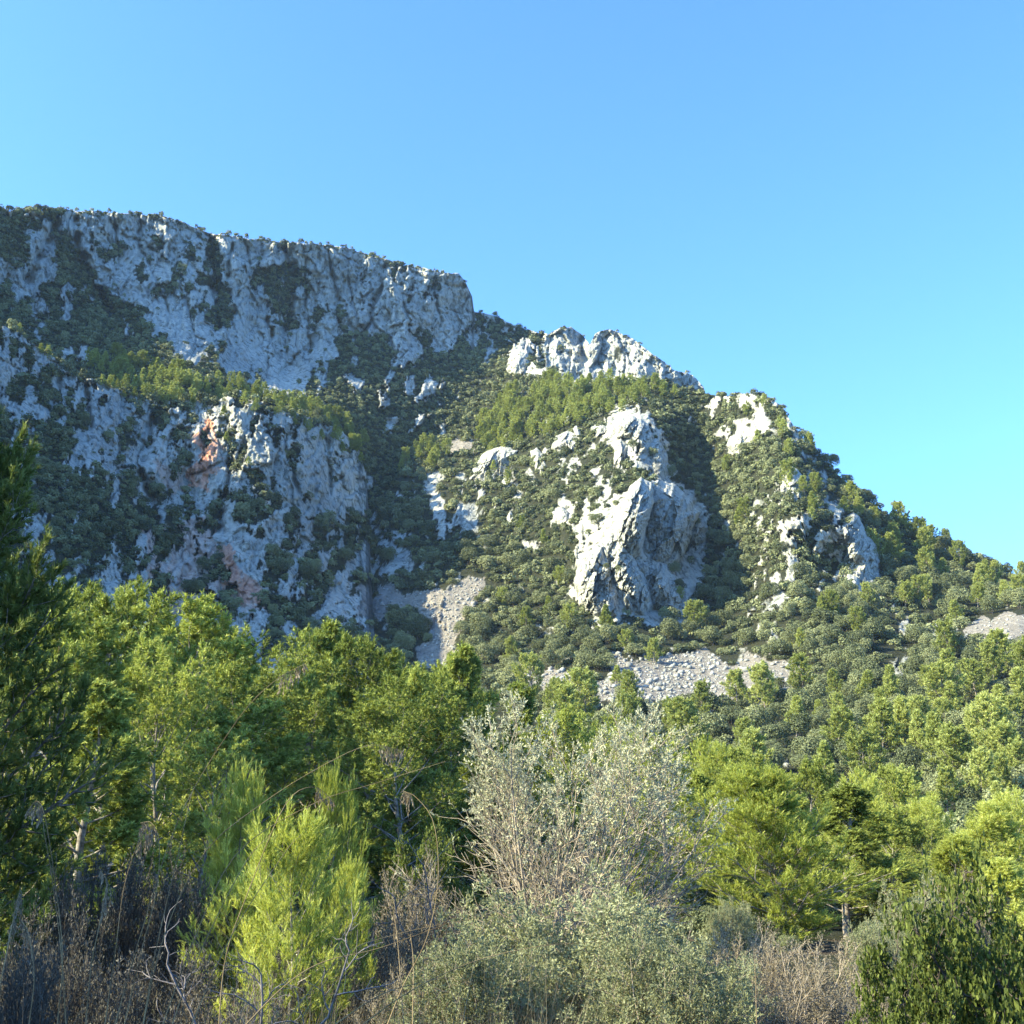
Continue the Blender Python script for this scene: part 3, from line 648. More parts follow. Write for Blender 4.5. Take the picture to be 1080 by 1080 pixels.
def size_C(x, y): return float(np.interp(y, [380, 450, 560, 640, 700, 800, 900], [5.6, 7.2, 10.0, 12.5, 14.5, 20, 28]))
def ok(layer, x, y, lim=0.35):
    r, c = layer.idx(x, y)
    return y > layer.cy[c] - 1 and layer.rock[r, c] < lim and layer.scree[r, c] < 0.5
for (x, y, s) in darts(380, 1130, 372, 900, size_C, lambda x, y: y > np.interp(x, [c[0] for c in C_crest], [c[1] for c in C_crest]) and y < fg(x) + 45 and ok(LC, x, y)): bush.append((LC, x, y, s))
for (x, y, s) in darts(-40, 465, 342, 760, lambda x, y: np.interp(y, [350, 450, 600, 760], [6.5, 8, 11, 14]), lambda x, y: y > np.interp(x, [c[0] for c in B_crest], [c[1] for c in B_crest]) and y < fg(x) + 30 and ok(LB, x, y)): bush.append((LB, x, y, s))
def fr(x, y, layers):                          # not behind a nearer sheet
    return all(y < np.interp(x, [c[0] for c in cr], [c[1] for c in cr]) + 6 for cr in layers if cr[0][0] <= x <= cr[-1][0])
for (x, y, s) in darts(-40, 640, 215, 560, lambda x, y: np.interp(x, [0, 300, 600], [6.6, 5.4, 5.6]), lambda x, y: y > np.interp(x, [c[0] for c in A_crest], [c[1] for c in A_crest]) and fr(x, y, (B_crest, C_crest)) and ok(LA, x, y)): bush.append((LA, x, y, s))
# scrub on the very crests and single shrubs rooted in the cliffs
for cr, L_, a, b, st, sz, pr in ((A_crest, LA, -40, 60, 2.6, 7, .95), (A_crest, LA, 60, 470, 2.4, 4.4, .8), (A_crest, LA, 470, 745, 5, 4, .45), (B_crest, LB, -20, 440, 5, 8, .55), (C_crest, LC, 620, 830, 6, 8, .6), (C_crest, LC, 840, 1130, 6, 12, .9)):
    for x in np.arange(a, b, st):
        if rngS.random() < pr: bush.append((L_, x + rngS.uniform(-2, 2), float(L_.cy[L_.idx(x, 0)[1]]) + rngS.uniform(-0.5, 4), sz * rngS.uniform(.6, 1.5)))
for L_, (x0, x1, y0, y1), n, sz in ((LA, (0, 500, 225, 460), 300, 3.8), (LB, (0, 440, 350, 660), 260, 5.5), (LC, (560, 940, 370, 660), 240, 7)):
    for k in range(n):
        x, y = rngS.uniform(x0, x1), rngS.uniform(y0, y1); r, c = L_.idx(x, y)
        if y < L_.cy[c] or L_.rock[r, c] < .5: continue
        if L_ is LA and not fr(x, y, (B_crest, C_crest)): continue
        if vnoise(x / 18, y / 18, seed=31) < -0.1: continue
        bush.append((L_, x, y, sz * rngS.uniform(.5, 1.4)))
# pine places on the slopes ------------------------------------------------------
pines = []                                     # (layer, x, ybase, height px)
def region(poly, layer, hpx, step, prob, hv=.3):
    poly = np.array(poly, F32); x0, y0 = poly.min(0); x1, y1 = poly.max(0); y = y0
    while y < y1:
        x = x0
        while x < x1:
            xx, yy = x + rngS.uniform(-.45, .45) * step, y + rngS.uniform(-.45, .45) * step
            if inpoly(np.array([xx]), np.array([yy]), poly)[0] and rngS.random() < prob and layer.get('scree', xx, yy) < .5:
                pines.append((layer, xx, yy, hpx * rngS.uniform(1 - hv, 1 + hv)))
            x += step
        y += step * 0.62
region([(85, 385), (120, 378), (170, 392), (240, 405), (290, 420), (350, 440), (380, 462), (395, 488), (360, 470), (300, 445), (200, 430), (130, 412)], LA, 15, 9, .75)
region([(90, 402), (200, 422), (300, 432), (385, 478), (400, 500), (380, 492), (290, 440), (150, 426)], LB, 14, 9, .6)
region([(530, 420), (600, 405), (700, 408), (720, 420), (640, 440), (600, 455), (560, 470), (530, 480), (500, 490), (510, 450)], LC, 15, 8, .8)
region([(420, 470), (460, 462), (480, 490), (440, 500), (425, 490)], LC, 15, 11, .5)
region([(1000, 590), (1090, 612), (1090, 640), (1000, 630), (930, 620), (900, 520), (960, 560)], LC, 24, 17, .30)
region([(820, 450), (850, 480), (870, 520), (900, 545), (860, 560), (830, 520)], LC, 20, 14, .4)
region([(640, 740), (760, 748), (850, 722), (960, 730), (1090, 700), (1090, 790), (1000, 800), (900, 790), (760, 790), (640, 790)], LC, 34, 23, .34)
region([(560, 715), (640, 745), (640, 790), (540, 790)], LC, 40, 25, .5)
region([(700, 790), (900, 795), (1100, 800), (1100, 880), (860, 880), (700, 850)], LC, 46, 34, .55)
region([(1010, 735), (1100, 720), (1100, 850), (1040, 860), (960, 800)], LC, 46, 27, .42)
for x, y, h in ((600, 668, 26), (640, 668, 30), (732, 668, 28), (866, 655, 26), (880, 652, 24), (915, 640, 22), (845, 690, 26), (905, 670, 24), (955, 640, 22), (970, 640, 26), (980, 636, 24), (1000, 700, 36), (1010, 660, 22), (1031, 640, 20), (780, 560, 26), (786, 550, 22), (800, 470, 16), (806, 430, 12), (788, 440, 14), (852, 478, 20), (858, 462, 16),
                (832, 512, 24), (900, 532, 22), (905, 545, 18), (620, 410, 12), (590, 620, 20), (575, 575, 18), (555, 665, 22), (530, 640, 18), (580, 650, 22), (715, 640, 18), (690, 700, 24), (662, 690, 22), (540, 700, 24), (1000, 560, 18), (765, 500, 18), (650, 725, 22), (1062, 640, 26), (1075, 634, 22), (550, 560, 14), (520, 500, 14), (535, 515, 16)):
    pines.append((LC, x, y, h))
for x, y, h in ((42, 375, 12), (50, 380, 12), (52, 368, 7), (236, 445, 16), (238, 468, 12), (272, 498, 12), (262, 492, 9), (312, 436, 14), (345, 448, 13), (130, 420, 10), (20, 350, 8)):
    pines.append((LB, x, y, h))

# landmarks that labels may refer to
LM = [((903, 580), 'tall narrow rock spire'), ((690, 550), 'tall pale rock blade'), ((648, 612), 'blunt pale rock wedge'), ((668, 455), 'square-topped pale block'), ((740, 712), 'sunlit boulder scree'), ((590, 712), 'boulder gap'),
      ((455, 650), 'shaded blue scree'), ((1050, 665), 'small ridge scree'), ((486, 463), 'bare dirt clearing'), ((518, 491), 'broad gully slab'), ((597, 468), 'wedge-shaped rock tooth'), ((548, 384), 'pale spur knob'),
      ((790, 430), 'rounded rock summit'), ((218, 485), 'red-stained cliff'), ((490, 300), 'square cliff corner'), ((650, 360), 'highest rock pinnacle'), ((965, 548), 'wooded skyline step'), ((1040, 770), 'grey-limbed pine stand'), ((836, 512), 'yellow-pined outcrop'),
      ((593, 546), 'small pale boulder'), ((870, 700), 'oak wood under the spire'), ((820, 830), 'feathery bright young pine'), ((650, 770), 'silver olive top'), ((20, 430), 'pale shoulder ledge'), ((310, 500), 'big shoulder face'),
      ((120, 240), 'great cliff brow'), ((330, 265), 'sun-caught cliff rib'), ((240, 610), 'lower red stain'), ((150, 410), 'sunlit pine ledge'), ((420, 420), 'shaded bowl'), ((930, 760), 'open oak slope'), ((1060, 560), 'sky beyond the ridge'), ((500, 590), 'gully mouth')]
ORD = ['first', 'second', 'third', 'fourth', 'fifth', 'sixth', 'seventh', 'eighth', 'ninth', 'tenth', 'eleventh', 'twelfth', 'thirteenth', 'fourteenth', 'fifteenth', 'sixteenth', 'seventeenth', 'eighteenth', 'nineteenth', 'twentieth'] + [t + '-' + o for t in ('twenty', 'thirty', 'forty', 'fifty', 'sixty') for o in ('first', 'second', 'third', 'fourth', 'fifth', 'sixth', 'seventh', 'eighth', 'ninth', 'tenth')]
def autolabel(items, kinds):
    """items: (x, y, kind text) -> a label each, ranked outward from the nearest landmark on its uphill, downhill, sunward or shadeward side"""
    key = {}; out = [None] * len(items)
    for i, (x, y, kind) in enumerate(items):
        # rank of 21 or more reads badly: crowded sectors fall to the next landmark
        d = sorted(((math.hypot(x - a, (y - b) * 1.1), a, b, n) for (a, b), n in LM))[0]
        dx, dy = x - d[1], y - d[2]
        rel = ('uphill of' if dy < 0 else 'downhill of') if abs(dy) > abs(dx) else ('on the sunny side of' if dx < 0 else 'on the shadow side of')
        key.setdefault((kind, rel, d[3]), []).append((d[0], i))
    for (kind, rel, n), l in key.items():
        for r, (_, i) in enumerate(sorted(l)):
            out[i] = f'{kind}, {ORD[r]} out {rel} the {n}' if len(l) > 1 else f'{kind} alone {rel} the {n}'
    return out

vis = [b for b in bush if -6 < b[1] < 1086 and b[2] < fg(b[1]) - 2]
order = sorted(range(len(bush)), key=lambda i: -(bush[i][3] if (-6 < bush[i][1] < 1086 and bush[i][2] < fg(bush[i][1]) + 4) else 0))
chosen = order[:291]; rest = order[291:]
ocol = ['rounded dark green holm oak', 'rounded grey-green holm oak', 'shaded blue-green holm oak']
items = []
for i in chosen:
    L_, x, y, s = bush[i]
    kind = ('broad ' if s > 15 else 'small ' if s < 11.5 else 'rounded ') + 'holm oak'
    items.append((x, y, kind))
for (i, lab) in zip(chosen, autolabel(items, None)):
    L_, x, y, s = bush[i]; p = L_.at(x, y); d = float(L_.get('D', x, y)); w = s * d / FPX * 1.12
    e = empty('holm_oak', (float(p[0]), float(p[1]), float(p[2]) - w * 0.12), rngS.uniform(0, 6.28), (w, w * rngS.uniform(.85, 1.1), w * rngS.uniform(.8, 1.15)))
    dat = oak_data[int(rngS.integers(len(oak_data)))]
    link('crown', dat[0], parent=e); link('trunk', dat[1], parent=e)
    tag(e, lab, 'tree', 'holm oaks on the mountainside')
for (x, y, w_, T_, lab) in ((654, 602, 13, 12, 'dark oak tucked in the hollow of the blunt pale wedge'), (734, 552, 12, 7, 'dark round oak on the shaded end of the big crag'), (702, 573, 9, 11, 'tiny dark oak on the shaded wall of the big crag'),
                            (712, 602, 16, 13, 'pale sunlit oak perched where the big crag meets its lower rib'), (716, 620, 17, 12, 'grey-green oak perched half way down the tapering rib'), (688, 478, 11, 6, 'dark oak wedged between the block and the leaning pillar'), (668, 470, 12, 8, 'round oak growing on the square-topped block ridge'),
                            (640, 598, 8, 12, 'small lit oak on the sunny face of the blunt pale wedge')):
    d = float(LC.get('D', x, y)) - T_; p = point(x, y, d); w = w_ * d / FPX
    e = empty('holm_oak', (float(p[0]), float(p[1]), float(p[2]) - w * .4), rngS.uniform(0, 6.28), w)
    dat = oak_data[int(rngS.integers(len(oak_data)))]; link('crown', dat[0], parent=e); link('trunk', dat[1], parent=e); tag(e, lab, 'tree')
# the rest of the scrub: one mass
tmpl = {n: [oak_template(60 + k, n, 5 + k % 3, q) for k in range(6)] for n, q in ((80, .24), (200, .17), (1500, .065))}
VV, TT = [], []
for i in rest:
    L_, x, y, s = bush[i]; p = L_.at(x, y); d = float(L_.get('D', x, y)); w = s * d / FPX * 1.12
    n = 80 if s < 6 else 200 if s < 13 else 1500
    V, ti = tmpl[n][int(rngS.integers(6))]; a = rngS.uniform(0, 6.28); ca, sa = math.cos(a), math.sin(a)
    w2 = w * rngS.uniform(.6, 1.2); w = w * rngS.uniform(.85, 1.25)
    X = (V[..., 0] * ca - V[..., 1] * sa) * w; Y = (V[..., 0] * sa + V[..., 1] * ca) * w; Z = V[..., 2] * w2 - w * .30
    VV.append(np.stack([X + p[0], Y + p[1], Z + p[2]], -1).reshape(-1, 3)); TT.append(np.repeat(ti * .8 + rngS.uniform(-0.2, 0.38), 4))
VV = np.concatenate(VV); TT = np.concatenate(TT)
tag(link('oak_scrub_undergrowth', new_mesh('oak_scrub', VV, quads=np.arange(len(VV)).reshape(-1, 4), attrs={'tint': TT}), M_oak), 'dense grey-green evergreen scrub covering the mountainside', 'undergrowth', kind='stuff')
print('bushes', len(bush), 'faces', len(VV) // 4)

# slope pines --------------------------------------------------------------------
far_pine = [make_pine_data('far', M_pine_far, 200 + k, 7.0, (2.3, 2.6, 2.0, 2.9, 2.2, 2.5)[k], 34, 7, 7, 9, 0.34, 0.085, shape=('round', 'round', 'cone', 'umbrella', 'cone', 'round')[k], sl=0.34, t0=.2) for k in range(6)]
items = []; sel = []
for (L_, x, y, h) in pines:
    if x < -10 or x > 1095 or y - h * .8 > fg(x) + 6: continue
    sel.append((L_, x, y, h))
sel = sorted(sel, key=lambda b: -b[3])[:]
sel, small = sel[:198], sel[198:]
items = [(x, y - h * .5, ('tall' if h > 34 else 'mid-sized' if h > 19 else 'small') + ' yellow-green pine') for (_, x, y, h) in sel]
for (L_, x, y, h), lab in zip(sel, autolabel(items, None)):
    p = L_.at(x, y); d = float(L_.get('D', x, y)); s = h * d / FPX / 7.0 * 1.05
    k = int(rngS.integers(6))
    e = empty('aleppo_pine', (float(p[0]), float(p[1]), float(p[2]) - .3), rngS.uniform(0, 6.28), (s * rngS.uniform(.95, 1.35),) * 2 + (s,))
    link('crown', far_pine[k][0], parent=e); link('trunk', far_pine[k][1], parent=e)
    tag(e, lab, 'tree', 'pines scattered over the slope')
far_t = [pine_parts(230 + k, 7.0, (2.5, 2.8, 2.2)[k], 20, 4, 4, 6, 0.60, 0.20, shape=('round', 'umbrella', 'cone')[k], sl=0.40, t0=.2)[0] for k in range(3)]
VV, FF, TT, o_ = [], [], [], 0
for (L_, x, y, h) in small:
    p = L_.at(x, y); d = float(L_.get('D', x, y)); s = h * d / FPX / 7.0 * 1.05; V, T, ti = far_t[int(rngS.integers(3))]
    a = rngS.uniform(0, 6.28); R3 = np.array([[math.cos(a), -math.sin(a), 0], [math.sin(a), math.cos(a), 0], [0, 0, 1]]) * s
    VV.append(V @ R3.T * np.array([1.15, 1.15, 1]) + p); FF.append(T + o_); TT.append(ti + rngS.uniform(-.05, .25)); o_ += len(V)
tag(link('far_pine_wood', new_mesh('far_pine_wood', np.concatenate(VV), tris=np.concatenate(FF), attrs={'tint': np.concatenate(TT)}), M_pine_far), 'small distant yellow-green pines mixed into the oak slope', 'undergrowth', kind='stuff')
print('pines', len(sel), len(small))

# scree boulders: one mass ---------------------------------------------------------
rb = np.random.default_rng(8)
ico = np.array([(0, 0, 1)] + [(math.cos(a) * .89, math.sin(a) * .89, .45) for a in np.arange(5) * 1.2566] + [(math.cos(a + .628) * .89, math.sin(a + .628) * .89, -.45) for a in np.arange(5) * 1.2566] + [(0, 0, -1)])
icf = np.array([(0, 1, 2), (0, 2, 3), (0, 3, 4), (0, 4, 5), (0, 5, 1), (1, 6, 2), (2, 7, 3), (3, 8, 4), (4, 9, 5), (5, 10, 1), (6, 7, 2), (7, 8, 3), (8, 9, 4), (9, 10, 5), (10, 6, 1), (11, 7, 6), (11, 8, 7), (11, 9, 8), (11, 10, 9), (11, 6, 10)])
SV, SF, o_ = [], [], 0
for (x0, x1, y0, y1), n in (((375, 515, 600, 715), 2600), ((530, 850, 688, 748), 3600), ((1015, 1100, 648, 680), 500), ((466, 508, 454, 475), 120)):
    for k in range(n):
        x, y = rb.uniform(x0, x1), rb.uniform(y0, y1)
        if LC.get('scree', x, y) < .5: continue
        if x > 770 and rb.random() < .7: continue
        p = LC.at(x, y); s = rb.gamma(1.4, 0.15) + .12
        v = ico * (1 + rb.normal(size=(12, 1)) * .22) * np.array([s, s * rb.uniform(.6, 1.1), s * rb.uniform(.5, .9)])
        a = rb.uniform(0, 6.28); v = np.stack([v[:, 0] * math.cos(a) - v[:, 1] * math.sin(a), v[:, 0] * math.sin(a) + v[:, 1] * math.cos(a), v[:, 2]], -1)
        SV.append(v + p + [0, 0, s * .2]); SF.append(icf + o_); o_ += 12
tag(link('scree_rubble', new_mesh('scree_rubble', np.concatenate(SV), tris=np.concatenate(SF)), M_stone), 'loose pale boulders and stones of the scree fans', 'rubble', kind='stuff')

# ------------------------------------------------------------------ pines of the near wood
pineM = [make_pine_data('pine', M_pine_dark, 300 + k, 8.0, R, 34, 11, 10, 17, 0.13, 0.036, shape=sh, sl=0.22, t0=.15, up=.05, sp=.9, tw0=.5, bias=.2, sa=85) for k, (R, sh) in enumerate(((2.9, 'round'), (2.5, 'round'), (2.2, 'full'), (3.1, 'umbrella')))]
pineS = [make_pine_data('pine', M_pine_near, 320 + k, 4.5, R, 46, 8, 8, 18, 0.11, 0.017, shape=sh, sl=0.22, t0=.06, up=.16, sp=.65, bias=.4, sa=60) for k, (R, sh) in enumerate(((1.7, 'full'), (1.5, 'cone'), (1.8, 'round')))]
NP = [  # x, ytop, D, width px, set, variant, label
    (135, 612, 31, 130, 0, 0, 'rounded pine beside the huge dark pine, its top catching the sun'),
    (262, 634, 39, 215, 0, 1, 'broadest bright-topped pine of the near wood, tallest under the red stain'),
    (180, 676, 27, 130, 0, 3, 'dark spreading pine below the two bright rounded crowns'),
    (340, 657, 50, 48, 0, 2, 'slender pointed pine poking up behind the broad bright crown'),
    (398, 672, 46, 125, 0, 0, 'wide bright pine under the shaded blue scree'),
    (445, 706, 41, 80, 0, 1, 'small-crowned pine between the wide bright pine and the twin tops'),
    (200, 652, 43, 130, 0, 0, 'bright rounded pine filling the gap before the broadest crown'),
    (308, 664, 44, 140, 0, 3, 'wide bright pine shouldering the broadest crown'),
    (362, 692, 46, 100, 0, 1, 'bright pine next to the slender pointed one'),
    (430, 700, 49, 90, 0, 0, 'bright low-topped pine under the shaded scree tip'),
    (90, 622, 35, 130, 0, 1, 'half-lit pine squeezed beside the huge dark pine'),
    (470, 728, 40, 110, 0, 3, 'dark-bellied pine under the conical bright pine'),
    (335, 712, 38, 130, 0, 0, 'dense dark-green pine below the slender pointed top'),
    (250, 700, 35, 150, 0, 3, 'dense low pine directly under the broadest crown'),
    (482, 682, 54, 78, 0, 2, 'conical bright pine just below the end of the shaded scree'),
    (517, 697, 57, 60, 0, 1, 'pointed pine next to the conical one beneath the scree'),
    (548, 722, 60, 50, 0, 2, 'small dark-sided pine behind the olive tree, closest to the gully'),
    (586, 745, 52, 70, 0, 0, 'bright pine rising behind the top of the olive tree'),
    (640, 752, 66, 62, 0, 3, 'flat-topped pine in front of the boulder scree behind the olive'),
    (300, 742, 33, 190, 0, 1, 'dark middle pine hanging under the broad bright crown'),
    (385, 745, 36, 140, 0, 0, 'dark green pine with visible trunk behind the bright young pines'),
    (440, 770, 40, 110, 0, 3, 'shaded pine showing bare trunks beside the olive tree'),
    (95, 720, 22, 150, 0, 2, 'very dark pine under the huge pine, mostly in shade'),
    (220, 770, 24, 130, 0, 3, 'low dark pine with greyish undergrowth at its foot'),
    (505, 800, 44, 90, 0, 0, 'dark pine half hidden behind the pale olive twigs'),
    (700, 800, 52, 80, 0, 1, 'dark pine between the olive tree and the feathery bright pine'),
    (745, 778, 62, 75, 1, 2, 'leafy bright pine up the slope behind the feathery pine'),
    (790, 788, 60, 66, 0, 0, 'dark-crowned pine just above the feathery bright pine'),
    (716, 850, 40, 80, 0, 3, 'deep-shaded pine at the dark gap beside the olive'),
    (840, 800, 55, 62, 0, 1, 'rounded dark-green pine above the bright top of the feathery pine'),
    (905, 812, 50, 66, 1, 2, 'bright rounded pine uphill, first past the feathery pine'),
    (948, 808, 54, 58, 0, 0, 'bright pine with a dark underside second past the feathery pine'),
    (885, 828, 30, 110, 0, 2, 'darker pine crowding the shadow side of the feathery bright pine'),
    (930, 850, 38, 80, 0, 1, 'flat bough pine between the feathery pine and the round pale-green pine'),
    (980, 838, 47, 68, 1, 2, 'round pale-green pine standing clear in the sunny wood'),
    (1032, 846, 38, 82, 1, 0, 'tall bright pine with several tops near the picture edge'),
    (1066, 832, 44, 70, 1, 2, 'bright pine with a leaning crown at the very edge of the wood'),
    (1000, 880, 34, 80, 1, 1, 'small bright pine in front of the round pale-green one'),
    (1066, 905, 26, 80, 1, 1, 'vivid green young pine above the mastic bush'),
    (940, 900, 30, 90, 0, 3, 'low dark pine beside the grey bush under the round pine'),
    (760, 900, 34, 80, 0, 0, 'dark low pine filling the shade behind the dry shrubs'),
    (668, 872, 24, 46, 1, 1, 'vivid green pine seedling seen through the olive branches'),
    (30, 640, 24, 200, 0, 1, 'dense dark pine at the frame edge below the huge pine crown'),
]
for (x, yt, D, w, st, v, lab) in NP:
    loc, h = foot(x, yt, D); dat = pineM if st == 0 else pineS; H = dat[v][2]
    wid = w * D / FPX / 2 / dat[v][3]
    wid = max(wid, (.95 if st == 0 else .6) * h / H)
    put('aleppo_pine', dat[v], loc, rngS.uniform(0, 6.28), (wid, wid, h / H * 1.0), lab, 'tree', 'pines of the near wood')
fine = make_pine_data('feathery_pine', M_pine_near, 377, 4.5, 1.9, 66, 9, 8, 19, 0.10, 0.014, shape='full', sl=0.24, t0=.02, up=.13, sp=.55, tw0=.15, bias=.75, sa=55)
loc, h = foot(820, 808, 25)
put('aleppo_pine', fine, loc, 2.0, (138 * 27 / FPX / 2 / fine[3],) * 2 + (h / fine[2],), 'feathery bright young pine standing alone in full sun', 'tree', 'pines of the near wood')
# the huge dark pine at the edge
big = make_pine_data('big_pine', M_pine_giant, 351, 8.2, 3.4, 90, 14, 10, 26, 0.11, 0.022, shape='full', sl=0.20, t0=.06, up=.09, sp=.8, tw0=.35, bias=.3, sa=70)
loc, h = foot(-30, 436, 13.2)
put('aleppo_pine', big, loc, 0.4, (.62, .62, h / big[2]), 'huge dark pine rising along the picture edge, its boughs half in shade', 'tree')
# bright saplings in the dry grass
sap = [make_pine_data('sapling', M_pine_near, 340 + k, 2.4, R, 30, 7, 7, 24, 0.075, 0.009, shape='round', sl=0.20, t0=.03, up=.22, sp=.45, tw0=.2, bias=.75, sa=55, trunk_r=.03) for k, R in enumerate((1.0, .85))]
for (x, yt, D, w, v, lab) in ((256, 806, 12, 78, 1, 'narrow bright pine sapling, the darker of the pair uphill'), (350, 806, 12, 66, 0, 'small spiky sapling behind the widest bright sapling'),
                              (316, 852, 10.5, 120, 0, 'widest vivid yellow-green sapling glowing in the dry grass'), (262, 905, 11.5, 90, 1, 'low sapling at the foot of the glowing yellow-green one'), (372, 905, 11.5, 60, 0, 'small green sapling beside the grey dry shrub'),
                              (412, 1060, 12, 30, 1, 'tiny seedling pine in the bottom grass')):
    loc, h = foot(x, yt, D)
    wid = w * D / FPX / 2 / sap[v][3]
    put('pine_sapling', sap[v], loc, rngS.uniform(0, 6), (wid, wid, h / sap[v][2]), lab, 'young tree', 'young pines in the grass')

# ------------------------------------------------------------------ olive, shrubs and bushes
def top_bush(p, rng):                                 # foliage mostly towards the outside and the top
    return rng.random(len(p)) < np.clip((p[:, 2] - 1.5) / 1.8, 0.05, .85) ** 1.1
olive = shrub_data(501, 3.9, 2.35, 22, 15, 9, 6, 10, 0.042, 0.0145, M_olive, M_twig, spread=0.78, up=.03, r0=.024, minr=.0042, t2=(.15, 1), prune=top_bush, wob=.13)
loc, h = foot(592, 742, 17)
put('olive_tree', olive, loc, 0.3, (284 * 17 / FPX / 2 / olive[3],) * 2 + (h / olive[2],), 'silvery olive tree with bare pinkish-grey twigs rising mid-picture', 'tree', wood='branches')
wild = [shrub_data(510 + k, 1.6, 1.35, 26, 9, 7, 5, 8, 0.034, 0.013, M_wild, M_twig, spread=1.15, up=.05, r0=.012, minr=.0025, wob=.17, ca=(65, 40)) for k in range(2)]
mastic = [shrub_data(520 + k, 1.5, 1.15, 22, 11, 8, 5, 8, 0.033, 0.021, M_mastic, M_darkbark, spread=1.3, up=.0, r0=.016, minr=.003, ca=(95, 75), wob=.3) for k in range(2)]
grey = [shrub_data(530 + k, 1.2, .9, 22, 9, 6, 3, 4, 0.022, 0.009, M_dryleaf, M_twig, spread=1.0, up=.08, r0=.010, minr=.003) for k in range(2)]
greyd = [shrub_data(534 + k, 1.2, .9, 22, 9, 6, 3, 6, 0.026, 0.010, M_greyleaf, M_darkbark, spread=1.0, up=.08, r0=.010, minr=.003) for k in range(2)]
NB = [  # x, ytop, D, width px, data, base R, base H, name, label, category
    (605, 925, 11.5, 250, wild[0], 1.35, 1.6, 'wild_olive_bush', 'broad grey-green wild olive bush at the foot of the olive tree', 'bush'),
    (505, 985, 9.8, 170, wild[1], 1.35, 1.6, 'wild_olive_bush', 'lower grey-green bush spilling out beside the broad wild olive', 'bush'),
    (700, 985, 9.6, 170, wild[1], 1.35, 1.6, 'wild_olive_bush', 'darker fine-leaved bush between the wild olive and the dry shrubs', 'bush'),
    (1050, 935, 7.4, 210, mastic[0], 1.0, 1.5, 'mastic_bush', 'glossy dark mastic bush with sunlit leaf tips in the picture corner', 'bush'),
    (965, 1000, 7.2, 110, mastic[1], 1.0, 1.5, 'mastic_bush', 'small dark mastic sprig beside the large corner mastic bush', 'bush'),
    (440, 905, 15, 115, grey[0], .9, 1.2, 'dry_shrub', 'pale straw-grey shrub between the glowing sapling and the olive', 'shrub'),
    (400, 960, 13, 90, grey[1], .9, 1.2, 'dry_shrub', 'brownish dry shrub under the pale straw-grey one', 'shrub'),
    (452, 878, 22, 66, mastic[1], 1.0, 1.5, 'mastic_bush', 'small round green bush under the bare pine trunks', 'bush'),
    (780, 975, 14, 120, grey[0], .9, 1.2, 'dry_shrub', 'pinkish dry shrub under the feathery bright pine', 'shrub'),
    (850, 990, 13, 130, grey[1], .9, 1.2, 'dry_shrub', 'pale dry shrub between the feathery pine and the mastic bush', 'shrub'),
    (745, 1005, 11, 120, wild[0], 1.35, 1.6, 'wild_olive_bush', 'sparse silver bush at the bottom below the feathery pine', 'bush'),
    (820, 1030, 10, 130, grey[0], .9, 1.2, 'dry_shrub', 'low purplish dry shrub along the bottom edge', 'shrub'),
    (900, 1020, 10.5, 110, grey[1], .9, 1.2, 'dry_shrub', 'fine grey shrub just before the corner mastic bush', 'shrub'),
    (925, 975, 14, 70, wild[1], 1.35, 1.6, 'wild_olive_bush', 'small silver bush against the dark gap by the mastic', 'bush'),
    (965, 930, 17, 80, wild[0], 1.35, 1.6, 'wild_olive_bush', 'pale silver-leaved bush behind the mastic bush top', 'bush'),
    (1010, 925, 18, 70, grey[1], .9, 1.2, 'dry_shrub', 'brown twiggy shrub behind the mastic bush', 'shrub'),
    (770, 950, 20, 60, wild[1], 1.35, 1.6, 'wild_olive_bush', 'slim grey-green bush at the foot of the dark gap', 'bush'),
    (105, 905, 12, 90, greyd[0], .9, 1.2, 'dry_shrub', 'grey leafless-looking shrub in the shade under the dark pines', 'shrub'),
    (160, 900, 16, 90, greyd[1], .9, 1.2, 'dry_shrub', 'large dusky blue-grey shrub behind the tall grass', 'shrub'),
    (215, 925, 12, 90, greyd[0], .9, 1.2, 'dry_shrub', 'dusky shrub next to the bright saplings', 'shrub'),
    (60, 960, 9, 130, greyd[1], .9, 1.2, 'dry_shrub', 'dark shaded shrub in the bottom grass below the huge pine', 'shrub'),
    (160, 1010, 8.5, 130, greyd[0], .9, 1.2, 'dry_shrub', 'dim low shrub with tiny leaves along the bottom grass', 'shrub'),
    (250, 1030, 8.5, 110, grey[1], .9, 1.2, 'dry_shrub', 'brown low shrub by the patch of red earth', 'shrub'),
    (340, 1000, 11, 120, greyd[1], .9, 1.2, 'dry_shrub', 'tangled grey shrub below the glowing sapling', 'shrub'),
    (430, 1010, 10, 110, grey[0], .9, 1.2, 'dry_shrub', 'tangled straw-coloured shrub beside the wild olive', 'shrub'),
    (0, 1000, 7, 120, greyd[0], .9, 1.2, 'dry_shrub', 'dark small-leaved shrub cut by the picture corner', 'shrub'),
]
for (x, yt, D, w, dat, R, H, nm, lab, cat) in NB:
    loc, h = foot(x, yt, D); wid = w * D / FPX / 2 / dat[3]
    put(nm, dat, loc, rngS.uniform(0, 6), (max(wid, .42 * h / dat[2]),) * 2 + (h / dat[2],), lab, cat, wood='branches')
